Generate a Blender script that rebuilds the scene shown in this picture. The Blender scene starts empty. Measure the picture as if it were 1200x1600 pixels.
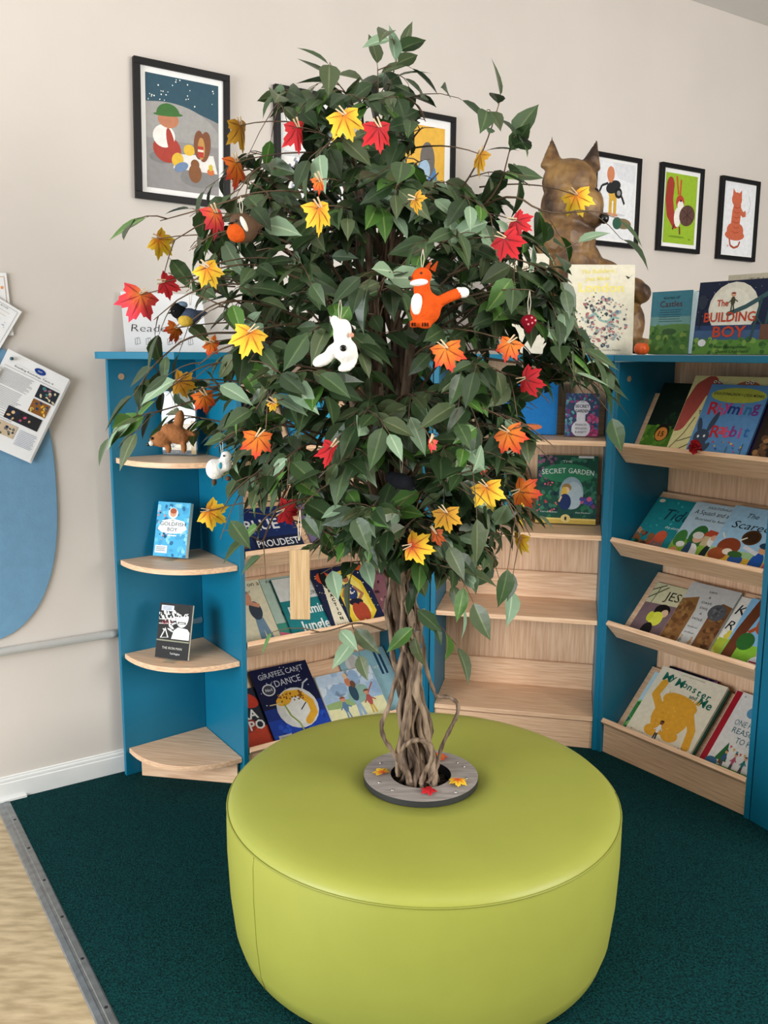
import bpy, bmesh, math, random
from mathutils import Vector, Matrix
V = Vector
random.seed(7)
C = bpy.context.scene.collection

# ------------------------------------------------------------------ camera, world, light, exposure
F_PX, PITCH, ROLL, EYE = 1400.0, math.atan(246/1400), 0.006, 1.485
FW = V((0, math.cos(PITCH), -math.sin(PITCH)))
UP0 = V((0, math.sin(PITCH), math.cos(PITCH)))
RT = V((1, 0, 0))*math.cos(ROLL) + UP0*math.sin(ROLL)
UPV = UP0*math.cos(ROLL) - V((1, 0, 0))*math.sin(ROLL)
EYEP = V((0, 0, EYE))
cam = bpy.data.cameras.new('camera'); camo = bpy.data.objects.new('camera', cam); C.objects.link(camo)
cam.sensor_fit = 'VERTICAL'; cam.sensor_height = 36; cam.sensor_width = 27; cam.lens = F_PX/1600*36
M = Matrix((RT, UPV, -FW)).transposed().to_4x4(); M.translation = EYEP
camo.matrix_world = M; cam.clip_start = .02
bpy.context.scene.camera = camo
vs = bpy.context.scene.view_settings
vs.view_transform = 'Standard'; vs.look = 'None'; vs.gamma = 1; vs.use_curve_mapping = False
vs.exposure = -0.12
world = bpy.data.worlds.new('room_light'); bpy.context.scene.world = world; world.use_nodes = True
world.node_tree.nodes['Background'].inputs[0].default_value = (.93, .96, 1, 1)
world.node_tree.nodes['Background'].inputs[1].default_value = 0.31
def area(name, loc, target, sx, sy, power, col):
    l = bpy.data.lights.new(name, 'AREA'); l.shape = 'RECTANGLE'; l.size = sx; l.size_y = sy
    l.energy = power; l.color = col
    o = bpy.data.objects.new(name, l); C.objects.link(o); o.location = loc
    o.rotation_euler = (V(target)-V(loc)).to_track_quat('-Z', 'Y').to_euler()
area('window_light_left', (-3.2, -.6, 1.5), (.0, 2.4, .85), 2.6, 1.8, 225, (.94, .97, 1))
area('window_light_right', (3.8, .0, 1.9), (.8, 3.2, 1.2), 3.0, 1.9, 205, (1, .97, .92))
area('ceiling_light', (.9, .4, 3.08), (.9, .4, 0), 1.6, 1.6, 15, (1, .95, .88))

# ------------------------------------------------------------------ helpers
def ray(x, y): return FW + RT*((x-600)/F_PX) - UPV*((y-800)/F_PX)
def at_depth(x, y, Y): d = ray(x, y); return EYEP + d*(Y/d.y)
def on_plane(x, y, p, n): d = ray(x, y); return EYEP + d*((V(p)-EYEP).dot(n)/d.dot(n))
def project(P):
    v = P-EYEP; z = v.dot(FW); return 600+F_PX*v.dot(RT)/z, 800-F_PX*v.dot(UPV)/z, z
def lin(h):
    h = h.lstrip('#'); c = [int(h[i:i+2], 16)/255 for i in (0, 2, 4)]
    return tuple((x/12.92 if x <= .04045 else ((x+.055)/1.055)**2.4) for x in c)+(1,)
MATS = {}
def mat(name, col, rough=.5, noise=0, scale=20, bump=0, bscale=60, metal=0, coat=0, stretch=(1, 1, 1), col2=None, spec=.5, turn=0):
    if name in MATS: return MATS[name]
    m = bpy.data.materials.new(name); m.use_nodes = True; nt = m.node_tree; b = nt.nodes['Principled BSDF']
    b.inputs['Roughness'].default_value = rough; b.inputs['Metallic'].default_value = metal
    b.inputs['Coat Weight'].default_value = coat; b.inputs['Specular IOR Level'].default_value = spec
    c = lin(col); b.inputs['Base Color'].default_value = c
    def tex(sc):
        tc = nt.nodes.new('ShaderNodeTexCoord'); mp = nt.nodes.new('ShaderNodeMapping')
        mp.inputs['Scale'].default_value = stretch
        n = nt.nodes.new('ShaderNodeTexNoise'); n.inputs['Scale'].default_value = sc; n.inputs['Detail'].default_value = 4
        vr = nt.nodes.new('ShaderNodeVectorRotate'); vr.rotation_type = 'Z_AXIS'; vr.inputs['Angle'].default_value = -turn
        nt.links.new(tc.outputs['Object'], vr.inputs['Vector']); nt.links.new(vr.outputs[0], mp.inputs[0]); nt.links.new(mp.outputs[0], n.inputs['Vector']); return n
    if noise or col2:
        n = tex(scale); r = nt.nodes.new('ShaderNodeValToRGB')
        c2 = lin(col2) if col2 else tuple(min(1, x*(1+noise)) for x in c[:3])+(1,)
        c1 = c if col2 else tuple(x*(1-noise) for x in c[:3])+(1,)
        r.color_ramp.elements[0].color = c1; r.color_ramp.elements[1].color = c2
        r.color_ramp.elements[0].position = .35; r.color_ramp.elements[1].position = .65
        nt.links.new(n.outputs['Fac'], r.inputs[0]); nt.links.new(r.outputs[0], b.inputs['Base Color'])
    if bump:
        n = tex(bscale); bp = nt.nodes.new('ShaderNodeBump'); bp.inputs['Strength'].default_value = bump
        bp.inputs['Distance'].default_value = .004
        nt.links.new(n.outputs['Fac'], bp.inputs['Height']); nt.links.new(bp.outputs[0], b.inputs['Normal'])
    MATS[name] = m; return m
def ink(h): return mat('ink_'+h.lstrip('#').lower(), h, rough=.5, noise=.05, scale=60, spec=.2)
def wood_mat(name, stretch, c1='D9AE89', c2='F0CCA9', turn=0):
    return mat(name, c1, rough=.45, scale=9, col2=c2, stretch=stretch, bump=.04, bscale=9, turn=turn)

class MB:
    """collects geometry (world coordinates) and links it as one mesh object"""
    def __init__(s): s.v = []; s.f = []; s.m = []; s.uv = {}
    def face(s, pts, m=0, uv=None):
        i = len(s.v); s.v += [V(p) for p in pts]; s.f.append(tuple(range(i, i+len(pts)))); s.m.append(m)
        if uv: s.uv[len(s.f)-1] = uv
    def hexa(s, a, b, m=0):        # a, b: two matching polygons (bottom, top)
        n = len(a); i = len(s.v); s.v += [V(p) for p in a]+[V(p) for p in b]
        s.f.append(tuple(i+k for k in reversed(range(n)))); s.f.append(tuple(i+n+k for k in range(n)))
        for k in range(n): s.f.append((i+k, i+(k+1) % n, i+n+(k+1) % n, i+n+k))
        s.m += [m]*(n+2)
    def box(s, o, a, b, c, m=0):
        o, a, b, c = V(o), V(a), V(b), V(c)
        if a.cross(b).dot(c) < 0: a, b = b, a
        s.hexa([o, o+a, o+a+b, o+b], [o+c, o+a+c, o+a+b+c, o+b+c], m)
    def prism(s, pts, z0, z1, m=0):
        ar = sum(pts[i][0]*pts[(i+1) % len(pts)][1]-pts[(i+1) % len(pts)][0]*pts[i][1] for i in range(len(pts)))
        if ar < 0: pts = list(reversed(pts))
        s.hexa([V((p[0], p[1], z0)) for p in pts], [V((p[0], p[1], z1)) for p in pts], m)
    def tube(s, pts, rad, n=6, m=0):
        pts = [V(p) for p in pts]; i0 = len(s.v); k = len(pts)
        if not isinstance(rad, (list, tuple)): rad = [rad]*k
        ref = V((.3, .2, 1)).normalized()
        for j, p in enumerate(pts):
            t = (pts[min(j+1, k-1)]-pts[max(j-1, 0)])
            t = t.normalized() if t.length > 1e-9 else V((0, 0, 1))
            if abs(t.dot(ref)) > .95: ref = V((1, .1, 0)).normalized()
            a = t.cross(ref).normalized(); b = a.cross(t); ref = b
            for q in range(n):
                an = 2*math.pi*q/n; s.v.append(p+(a*math.cos(an)+b*math.sin(an))*rad[j])
        for j in range(k-1):
            for q in range(n):
                A = i0+j*n+q; B = i0+j*n+(q+1) % n
                s.f.append((A, A+n, B+n, B)); s.m.append(m)
        s.f.append(tuple(i0+q for q in range(n))); s.m.append(m)
        s.f.append(tuple(i0+(k-1)*n+q for q in reversed(range(n)))); s.m.append(m)
    def lathe(s, c, prof, n=64, m=0):   # prof: (r, z) from bottom outside up
        i0 = len(s.v); k = len(prof)
        for r, z in prof:
            for q in range(n):
                a = 2*math.pi*q/n; s.v.append(V((c[0]+r*math.cos(a), c[1]+r*math.sin(a), z)))
        for j in range(k-1):
            for q in range(n):
                A = i0+j*n+q; B = i0+j*n+(q+1) % n; s.f.append((A, B, B+n, A+n)); s.m.append(m)
    def ball(s, c, r, m=0, ax=None, nu=14, nv=9):   # ellipsoid, r = 3 radii, ax = matrix of axes
        c = V(c); r = (r, r, r) if not hasattr(r, '__len__') else r
        ax = ax or Matrix.Identity(3); i0 = len(s.v)
        for j in range(nv+1):
            th = math.pi*j/nv
            for q in range(nu):
                a = 2*math.pi*q/nu
                s.v.append(c+ax @ V((r[0]*math.sin(th)*math.cos(a), r[1]*math.sin(th)*math.sin(a), r[2]*math.cos(th))))
        for j in range(nv):
            for q in range(nu):
                A = i0+j*nu+q; B = i0+j*nu+(q+1) % nu; s.f.append((A, A+nu, B+nu, B)); s.m.append(m)
    def build(s, name, mats, parent=None, base=None, smooth=False, bevel=0, remesh=0):
        if not isinstance(mats, (list, tuple)): mats = [mats]
        if parent is not None: root = parent.get('_b'); base = V(root)
        if base is None: base = V((0, 0, 0))
        base = V(base)
        me = bpy.data.meshes.new(name); me.from_pydata([v-base for v in s.v], [], s.f)
        for mm in mats: me.materials.append(mm)
        me.polygons.foreach_set('material_index', s.m)
        if smooth: me.polygons.foreach_set('use_smooth', [True]*len(s.f))
        if s.uv:
            ul = me.uv_layers.new(name='UVMap')
            for fi, uvs in s.uv.items():
                for k, li in enumerate(me.polygons[fi].loop_indices): ul.data[li].uv = uvs[k]
        o = bpy.data.objects.new(name, me); C.objects.link(o)
        if parent is not None: o.parent = parent
        else: o.location = base
        BASES[o.name] = tuple(base); o['_b'] = tuple(base)
        if remesh:
            r = o.modifiers.new('remesh', 'REMESH'); r.mode = 'VOXEL'; r.voxel_size = remesh; r.use_smooth_shade = True
            sm = o.modifiers.new('smooth', 'SMOOTH'); sm.iterations = 4; sm.factor = .5
        if bevel:
            b = o.modifiers.new('bevel', 'BEVEL'); b.width = bevel; b.segments = 2; b.limit_method = 'ANGLE'
        return o
BASES = {}
def thing(name, label, cat, base, group=None):
    o = bpy.data.objects.new(name, None); C.objects.link(o); o.location = base; o.empty_display_size = .05
    o['_b'] = tuple(base); return tag(o, label, cat, group)
def tag(o, label, cat, group=None):
    o['label'] = label; o['category'] = cat
    if group: o['group'] = group
    return o
def struct(o): o['kind'] = 'structure'; return o

# ------------------------------------------------------------------ lettering and flat artwork
GLY = {}
def glyphs(text, bold=0):
    k = (text, bold)
    if k in GLY: return GLY[k]
    cu = bpy.data.curves.new('lettering', 'FONT'); cu.body = text; cu.size = 1; cu.resolution_u = 2
    cu.align_x = 'CENTER'; cu.align_y = 'CENTER'; cu.offset = bold
    cu.fill_mode = 'FRONT'
    o = bpy.data.objects.new('lettering', cu)
    me = o.to_mesh()
    vs_ = [(v.co.x, v.co.y) for v in me.vertices]; fs = [tuple(p.vertices) for p in me.polygons]
    o.to_mesh_clear(); bpy.data.objects.remove(o); bpy.data.curves.remove(cu)
    if vs_:
        x0 = min(v[0] for v in vs_); x1 = max(v[0] for v in vs_); y0 = min(v[1] for v in vs_); y1 = max(v[1] for v in vs_)
        vs_ = [(x-(x0+x1)/2, y-(y0+y1)/2) for x, y in vs_]
        GLY[k] = (vs_, fs, x1-x0, y1-y0)
    else: GLY[k] = ([], [], 1, 1)
    return GLY[k]
def clip(poly, lo=0.004, hi=.996):
    for ax, lim, sg in ((0, lo, 1), (0, hi, -1), (1, lo, 1), (1, hi, -1)):
        out = []
        for i, p in enumerate(poly):
            q = poly[i-1]; pi = (p[ax]-lim)*sg >= 0; qi = (q[ax]-lim)*sg >= 0
            if pi != qi:
                t = (lim-q[ax])/(p[ax]-q[ax]); out.append((q[0]+(p[0]-q[0])*t, q[1]+(p[1]-q[1])*t))
            if pi: out.append(p)
        poly = out
        if not poly: return []
    return poly
class Art:
    """flat artwork in 0..1 coordinates on a rectangle o, r(right), u(up); each stroke lies a hair above the last"""
    def __init__(s, o, r, u):
        s.o, s.r, s.u = V(o), V(r), V(u); s.n = s.r.cross(s.u).normalized(); s.k = 1; s.mb = MB(); s.mats = []; s.tbs = {}; s.tm = []
        s.W, s.H = s.r.length, s.u.length
    def idx(s, c, l):
        m = ink(c)
        if m not in l: l.append(m)
        return l.index(m)
    def pt(s, x, y): return s.o+s.r*x+s.u*y+s.n*(.00004*s.k+.0002)
    def poly(s, pts, c):
        p = clip(list(pts))
        if len(p) >= 3:
            ar = sum(p[i][0]*p[(i+1) % len(p)][1]-p[(i+1) % len(p)][0]*p[i][1] for i in range(len(p)))
            if ar < 0: p.reverse()
            s.mb.face([s.pt(x, y) for x, y in p], s.idx(c, s.mats))
        s.k += 1
    def rect(s, x0, y0, x1, y1, c): s.poly([(x0, y0), (x1, y0), (x1, y1), (x0, y1)], c)
    def ell(s, cx, cy, rx, ry, c, rot=0, n=20, a0=0, a1=360):
        pts = []; cr, sr = math.cos(math.radians(rot)), math.sin(math.radians(rot)); asp = s.W/s.H
        N = n if a1-a0 >= 360 else n+1
        for i in range(N):
            a = math.radians(a0+(a1-a0)*i/n); x = rx*math.cos(a); y = ry*math.sin(a)
            X = x*cr-y/asp*sr; Y = x*asp*sr+y*cr; pts.append((cx+X, cy+Y))
        s.poly(pts, c)
    def line(s, pts, w, c):
        asp = s.W/s.H
        for (x0, y0), (x1, y1) in zip(pts, pts[1:]):
            dx, dy = (x1-x0)*asp, y1-y0; l = math.hypot(dx, dy) or 1; nx, ny = -dy/l*w/2/asp, dx/l*w/2
            p = clip([(x0+nx, y0+ny), (x0-nx, y0-ny), (x1-nx, y1-ny), (x1+nx, y1+ny)])
            if len(p) >= 3:
                ar = sum(p[i][0]*p[(i+1) % len(p)][1]-p[(i+1) % len(p)][0]*p[i][1] for i in range(len(p)))
                if ar < 0: p.reverse()
                s.mb.face([s.pt(x, y) for x, y in p], s.idx(c, s.mats))
        s.k += 1
        if w > .035 and len(pts) > 2:
            for x, y in pts: s.ell(x, y, w/2/asp, w/2, c)
    def dots(s, n, box, r, cols, seed=1, sq=1):
        rn = random.Random(seed)
        for i in range(n):
            k = s.k; s.ell(rn.uniform(box[0], box[2]), rn.uniform(box[1], box[3]), r*rn.uniform(.6, 1.3)/s.W*s.H*sq, r*rn.uniform(.6, 1.3), rn.choice(cols), rn.uniform(0, 180), 7)
            s.k = k + (1 if i % 8 == 0 else 0)
        s.k += 2
    def text(s, t, cx, cy, h, c, w=None, rot=0, shear=0, bold=0.0):
        """h = cap height as a share of the rectangle height; w = wished width share"""
        vs_, fs, tw, tht = glyphs(t, bold); sc = h*s.H/.72
        sx = sc if w is None else w*s.W/tw
        cr, sr = math.cos(math.radians(rot)), math.sin(math.radians(rot)); k = s.idx(c, s.tm)
        tb = s.tbs.setdefault(round(cy, 1) if len(t) == 1 else (t, cx, cy), MB()); i0 = len(tb.v)
        for x, y in vs_:
            X = x*sx+y*sc*shear; Y = y*sc; X, Y = X*cr-Y*sr, X*sr+Y*cr
            fx, fy = min(.99, max(.01, cx+X/s.W)), min(.99, max(.01, cy+Y/s.H))
            tb.v.append(s.o+s.r*fx+s.u*fy+s.n*(.00004*(s.k+6)+.0003))
        for f in fs: tb.f.append(tuple(i0+q for q in f)); tb.m.append(k)
        s.k += 1
    def lines(s, x0, x1, y0, y1, n, c, th=.006, seed=3):
        rn = random.Random(seed); k = s.k
        for i in range(n):
            y = y1+(y0-y1)*i/max(1, n-1); s.k = k; s.rect(x0, y, x1-(x1-x0)*rn.uniform(0, .18), y+th, c)
        s.k = k+2
    def build(s, parent, art='cover_art', title='title'):
        if s.mb.f: s.mb.build(art, s.mats, parent)
        for tb in s.tbs.values():
            if tb.f: tb.build(title, s.tm, parent)
GAP = .0008
def make_book(label, o, r, u, thick, cover, art, spine=None, page='EFE6D2', group=None, cat='book', name='book', hard=True):
    """front cover rectangle o + r + u; the body lies behind it"""
    o, r, u = V(o), V(r), V(u); n = r.cross(u).normalized(); t = -n*thick
    root = thing(name, label, cat, o+r*.5-n*thick*.5, group)
    rd, ud = r.normalized(), u.normalized(); cb = .0022 if hard else .0007
    b = MB(); b.box(o, r, u, -n*cb, 0); b.box(o+t, r, u, n*cb, 0)
    b.box(o-n*cb, rd*cb, u, -n*(thick-2*cb), 1)
    b.build('cover', [ink(cover), ink(spine or cover)], root)
    e = .003 if hard else .0004
    p = MB(); p.box(o+rd*(cb+.0003)+ud*e-n*(cb+.0002), rd*(r.length-cb-e-.0003), ud*(u.length-2*e), -n*(thick-2*cb-.0004))
    p.build('pages', mat('page_edges_'+page, page, rough=.8, noise=.12, scale=400, stretch=(1, 1, 1)), root)
    a = Art(o, r, u)
    if art: art(a)
    a.build(root)
    return root
# ------------------------------------------------------------------ the room
Z = V((0, 0, 1))
W0 = V((-.932, 3.029, 0)); WD = V((math.cos(math.radians(33.3)), math.sin(math.radians(33.3)), 0)); WN = V((WD.y, -WD.x, 0))
def wp(s, z, d=0): return W0+WD*s+WN*d+Z*z
CEIL = 3.14
m_wall = mat('painted_plaster', 'CFC7BF', rough=.75, noise=.02, scale=3, bump=.12, bscale=14)
b = MB(); b.box(wp(-3.2, -.05), WD*9, -WN*.12, Z*(CEIL+.1)); struct(b.build('wall_back', m_wall))
b = MB(); b.box(wp(-3.2, CEIL, 0), WD*9, WN*5.5, Z*.1); struct(b.build('ceiling', mat('ceiling_paint', 'DEDAD4', rough=.8, noise=.02, scale=4)))
# threshold line runs at right angles to the wall
S0 = -.405
m_vinyl = mat('wood_look_vinyl', '9F8B6A', rough=.38, scale=7, col2='C2AE8C', stretch=(1.6, 7, 1), bump=.03, bscale=30)
m_carpet = mat('carpet_pile', '031C1F', rough=1, scale=190, col2='0C4244', bump=1.0, bscale=230, spec=.1)
b = MB(); b.box(wp(-3.2, -.05), WD*9, WN*5.5, Z*.05); struct(b.build('floor', m_vinyl))
b = MB(); b.box(wp(S0, 0), WD*5.2, WN*4.4, Z*.004); struct(b.build('floor_carpet', m_carpet))
m_alu = mat('brushed_aluminium', '8F9294', rough=.38, metal=.85, noise=.15, scale=40, stretch=(1, 1, 1))
b = MB()
pr = [(-.036, .0), (-.033, .0035), (-.02, .006), (-.017, .0052), (-.012, .0052), (-.010, .0066), (.004, .0066), (.008, .0045)]
for (s0, z0), (s1, z1) in zip(pr, pr[1:]):
    b.hexa([wp(S0+s0, 0, .012), wp(S0+s1, 0, .012), wp(S0+s1, 0, 3.2), wp(S0+s0, 0, 3.2)],
           [wp(S0+s0, z0, .012), wp(S0+s1, z1, .012), wp(S0+s1, z1, 3.2), wp(S0+s0, z0, 3.2)])
ts = struct(b.build('trim_1', m_alu, base=wp(S0, 0, 1)))
m_dark = mat('dark_screw', '15171A', rough=.6, noise=.1)
for i in range(11):
    q = MB(); c = wp(S0-.003, .0068, .17+.2*i); q.lathe(c, [(.0045, c.z-.001), (.0045, c.z+.0006), (.0005, c.z+.0008)], 10)
    q.build('screw', m_dark, ts)
b = MB()     # skirting with a rounded top, and the pipe above it
for (d0, z0, d1, z1) in ((.0, 0, .018, .066), (0, .066, .014, .078), (0, .078, .006, .084)):
    b.box(wp(-3.2, z0), WD*9, WN*d1, Z*(z1-z0))
b.box(wp(-3.2, 0, .018), WD*2.86, WN*.012, Z*.014)
struct(b.build('baseboard_back', mat('white_gloss', 'E6E6E4', rough=.25, noise=.02), bevel=.003))
b = MB(); b.tube([wp(-3.2, .522, .02), wp(0.3, .522, .02)], .014, 12); struct(b.build('trim_2', MATS['white_gloss'], smooth=True))

# ------------------------------------------------------------------ bookcases
m_teal = mat('teal_laminate', '006C8C', rough=.45, noise=.025, scale=5)
m_wv = wood_mat('beech_upright_grain', (14, 14, .8))
m_wh = wood_mat('beech_level_grain', (.9, 14, 20), turn=math.radians(-12))
m_cap = mat('beech_cap', 'B99877', rough=.5, noise=.06)
T = .018; TOPZ = 1.466; TOPH = .023; DEP = .335
class Unit:
    def __init__(s, L, R):
        s.L = V((*L, 0)); R = V((*R, 0)); s.u = (R-s.L).normalized(); s.w = (R-s.L).length; s.n = V((-s.u.y, s.u.x, 0)); s.a = math.atan2(s.u.y, s.u.x)
    def p(s, u, d, z): return s.L+s.u*u+s.n*d+Z*z
UB = Unit((-.475, 2.9), (.178, 3.342)); UC = Unit((.182, 3.342), (.815, 3.208)); UD = Unit((.81505, 3.20805), (1.19, 2.696))
def miter(a, b): return (a.n+b.n).normalized()
mBC, mCD = miter(UB, UC), miter(UC, UD)
dBC = DEP/mBC.dot(UC.n); dCD = DEP/mCD.dot(UC.n); OV = .02
jBC = V((.18, 3.342, 0)); jCD = V((.815, 3.208, 0))
FLAT = [.133, .513, .835, 1.182]; LIP = [.150, .531, .845, 1.191]
def screw_cap(parent, c, n):
    q = MB(); n = V(n).normalized(); q.tube([c, V(c)+n*.0015], .0105, 16); q.build('screw_cap', m_cap, parent)
def tilt(U, z, ang):
    a = math.radians(ang); up = U.n*math.cos(a)+Z*math.sin(a)
    return U.p(0, .072, z-.072), up, U.u.cross(up)
def unit(U, label, top_poly, kind, angs, left=True, right=True):
    m_wh = wood_mat('beech_grain_%d' % (math.degrees(U.a)+90), (.9, 15, 20), turn=U.a)
    root = thing('bookcase', label, 'bookcase', U.p(U.w/2, DEP/2, 0), 'bookcases around the seat')
    lo, hi = T+(0 if left else .0006), U.w-(T if right else 0)
    for on, u0 in ((left, 0), (right, U.w-T)):
        if on:
            b = MB(); b.box(U.p(u0, 0, .004), U.u*T, U.n*DEP, Z*(TOPZ-.005)); b.build('side_panel', m_teal, root, bevel=.0006)
    g = .0008
    b = MB(); b.box(U.p(lo+g, DEP-.02, .006), U.u*(hi-lo-2*g), U.n*.012, Z*(TOPZ-.008)); b.build('back_panel', m_wv, root)
    b = MB(); b.prism([(p.x, p.y) for p in top_poly], TOPZ, TOPZ+TOPH); b.build('top_panel', m_teal, root, bevel=.0015)
    b = MB(); b.box(U.p(lo+g, .012, .004), U.u*(hi-lo-2*g), U.n*.016, Z*(.106 if kind == 'flat' else .122)); b.build('plinth', m_wh, root, bevel=.001)
    if kind == 'flat':
        for z in FLAT:
            b = MB(); b.box(U.p(lo+g, .006, z-T), U.u*(hi-lo-2*g), U.n*.296, Z*T); sh = b.build('shelf', m_wh, root, bevel=.0012)
            b = MB(); b.box(U.p(lo+g, .288, z+.0005), U.u*(hi-lo-2*g), U.n*.014, Z*.108); b.build('upstand', m_wh, sh, bevel=.001)
    else:
        for z, ang in zip(LIP, angs):
            o, up, nn = tilt(U, z, ang); H = .225/math.cos(math.radians(ang)) if ang < 55 else .27
            o2, up2, nn2 = tilt(U, z, 46)
            b = MB(); b.box(o+U.u*(lo+g)-nn*T, U.u*(hi-lo-2*g), up*min(H, .30), nn*(T-.001)); sh = b.build('shelf', m_wh, root, bevel=.0012)
            b = MB(); b.box(o2+U.u*(lo+g)-up2*(T+.0005), U.u*(hi-lo-2*g), up2*T, nn2*.092); b.build('lip', m_wh, sh, bevel=.0015)
    return root
def back(p, m, d): return p+m*d
f = lambda U, u: U.p(u, -OV, 0)
fBC = jBC-mBC*(OV/mBC.dot(UC.n)); fCD = jCD-mCD*(OV/mCD.dot(UC.n))
bBC = jBC+mBC*dBC; bCD = jCD+mCD*dCD
e1 = UB.u*.0004; e2 = UC.u*.0004
topB = [f(UB, 0), fBC-e1, bBC-e1, UB.p(0, DEP, 0)]
topC = [fBC+e2, fCD-e2, bCD-e2, bBC+e2]
topD = [fCD+UD.u*.0004, f(UD, UD.w+.03), UD.p(UD.w+.03, DEP, 0), bCD+UD.u*.0004]
bcB = unit(UB, 'blue-sided bookcase behind the tree trunk, with tilted display shelves', topB, 'tilt', [44, 44, 44, 58], left=False)
bcC = unit(UC, 'blue-sided bookcase with flat shelves, its three lower ones empty', topC, 'flat', None)
bcD = unit(UD, 'blue-sided bookcase at the right, its tilted shelves full of books', topD, 'tilt', [44, 44, 44, 60])
for j, m in ((jBC, mBC), (jCD, mCD)):
    t = V((-m.y, m.x, 0)); b = MB(); b.box(j+m*.008-t*.0026+Z*.004, t*.0052, m*.004, Z*(TOPZ-.006)); b.build('filler_strip', m_teal, bcC)
screw_cap(bcD, UD.p(T, .055, 1.405), UD.u); screw_cap(bcC, UC.p(UC.w-.075, DEP-.02, 1.395), -UC.n)
# quarter round end unit by the wall
AL = V((-.909, 2.975, 0)); AR = V((-.477, 2.899, 0)); AC = AR+UB.n*.332
la, ra = (AL-AC), (AR-AC); lu, ru = la.normalized(), ra.normalized()
ln = V((-lu.y, lu.x, 0)); ln = ln if ln.dot(ra) > 0 else -ln
rn_ = V((-ru.y, ru.x, 0)); rn_ = rn_ if rn_.dot(la) > 0 else -rn_
end = thing('corner_shelf_unit', 'narrow blue corner unit with quarter-round wooden shelves, against the left wall', 'shelf unit', (AL+AC+AR)/3)
b = MB(); b.box(AL+Z*.004-ln*T, -la, ln*T, Z*(TOPZ-.005)); b.build('side_panel', m_teal, end, bevel=.0012)
b = MB(); b.box(AR+Z*.004, -ra, -rn_*T*.98, Z*(TOPZ-.005)); b.build('side_panel', m_teal, end, bevel=.0012)
def quarter(z, t, k0=.955, k1=.955):
    c = AC+lu*.0008+ru*.0008+ (ln+rn_)*.0008
    A, Bq = lu*la.length*k0, ru*ra.length*k1; ch = []
    for i in range(19):
        a = math.pi/2*i/18; ch.append(c+A*math.cos(a)**.92+Bq*math.sin(a)**.92)
    return [(p.x, p.y) for p in [c]+ch]
for z in (.107, .456, .790, 1.140):
    b = MB(); b.prism(quarter(z, T), z-T, z); b.build('shelf', m_wh, end, bevel=.0015)
pa, pb = AC+lu*la.length*.86+ln*.03, AC+ru*ra.length*.9+rn_*.012
b = MB(); dirp = (pb-pa).normalized(); b.box(pa+Z*.004, pb-pa, V((-dirp.y, dirp.x, 0))*.016, Z*.083); b.build('plinth', m_wh, end, bevel=.001)
tp = [AL+lu*.035-ln*T, AL+lu*.035+ln*.012, AC+lu*.2+ru*.3, AR+ru*.02-UB.u*.0006, AC+ru*0-UB.u*.0006, AC-ln*T]
b = MB(); b.prism([(p.x, p.y) for p in tp], TOPZ, TOPZ+TOPH); b.build('top_panel', m_teal, end, bevel=.0015)
screw_cap(end, AL-lu*.045+Z*1.408, ln); screw_cap(end, AR-ru*.05+Z*1.405+rn_*.0, rn_)
# next unit's side at the right edge of the picture
q0 = UD.p(UD.w+.004, 0, .004); qd = V((.42, -.91, 0)).normalized()
pn = thing('end_panel', 'plain blue end panel beyond the right-hand bookcase', 'panel', q0+qd*.15)
b = MB(); b.box(q0, qd*.3, V((qd.y, -qd.x, 0))*-T, Z*1.45); b.build('panel', m_teal, pn, bevel=.0015)

# ------------------------------------------------------------------ round seat
OC = V((.104, 2.160, 0)); OR = .5
m_lime = mat('lime_vinyl', '9EA247', rough=.42, noise=.02, scale=8, bump=.05, bscale=260, spec=.4)
seat = thing('round_seat', 'large round lime green padded seat in the middle of the carpet', 'seat', OC+Z*.004)
b = MB(); b.lathe(OC, [(.30, .006), (.455, .007), (.474, .022), (.486, .06), (.496, .15), (.501, .26), (.501, .345), (.498, .370)], 96)
b.build('side_cover', m_lime, seat, smooth=True)
b = MB(); b.lathe(OC, [(.497, .371), (.4955, .376), (.485, .387), (.465, .395), (.43, .400), (.35, .403), (.2, .404), (.10, .404), (.095, .38)], 96)
b.build('seat_pad', m_lime, seat, smooth=True)
b = MB(); b.tube([OC+V((.4985*math.cos(a), .4985*math.sin(a), .3712)) for a in [2*math.pi*i/96 for i in range(97)]], .0026, 6)
b.build('piping', mat('lime_piping', '8C9038', rough=.5, noise=.02), seat, smooth=True)
aS = math.radians(218)
b = MB(); b.tube([OC+V((r*math.cos(aS), r*math.sin(aS), z)) for r, z in ((.4745, .022), (.4865, .06), (.4965, .15), (.5015, .26), (.5015, .345), (.4985, .368))], .0012, 5)
b.build('seam', m_lime, seat, smooth=True)
CC = OC+V((-.005, 0, 0)); RO, RI = .147, .078
b = MB(); b.lathe(CC, [(RI, .405), (RO, .405), (RO, .4205)], 72); b.lathe(CC, [(RI, .4205), (RI, .395)], 72)
col = b.build('collar', mat('black_laminate_edge', '2A2B2D', rough=.5, noise=.05), seat)
b = MB(); b.lathe(CC, [(RO, .4206), (RI, .4206)], 72)
b.build('collar_face', wood_mat('grey_oak', (1.5, 9, 9), '8B8480', 'A9A19B'), col)
for a, r in ((-12, .118), (20, .122), (33, .118), (-50, .128), (205, .118), (230, .116), (150, .12), (100, .12), (62, .12)):
    q = MB(); c = CC+V((r*math.cos(math.radians(a)), r*math.sin(math.radians(a)), .421)); q.ball(c, (.0042, .0042, .0025), nu=10, nv=6)
    q.build('screw', mat('steel', 'C8C8C8', rough=.25, metal=1, noise=.02), col, smooth=True)
rn = random.Random(2); b = MB()
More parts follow.
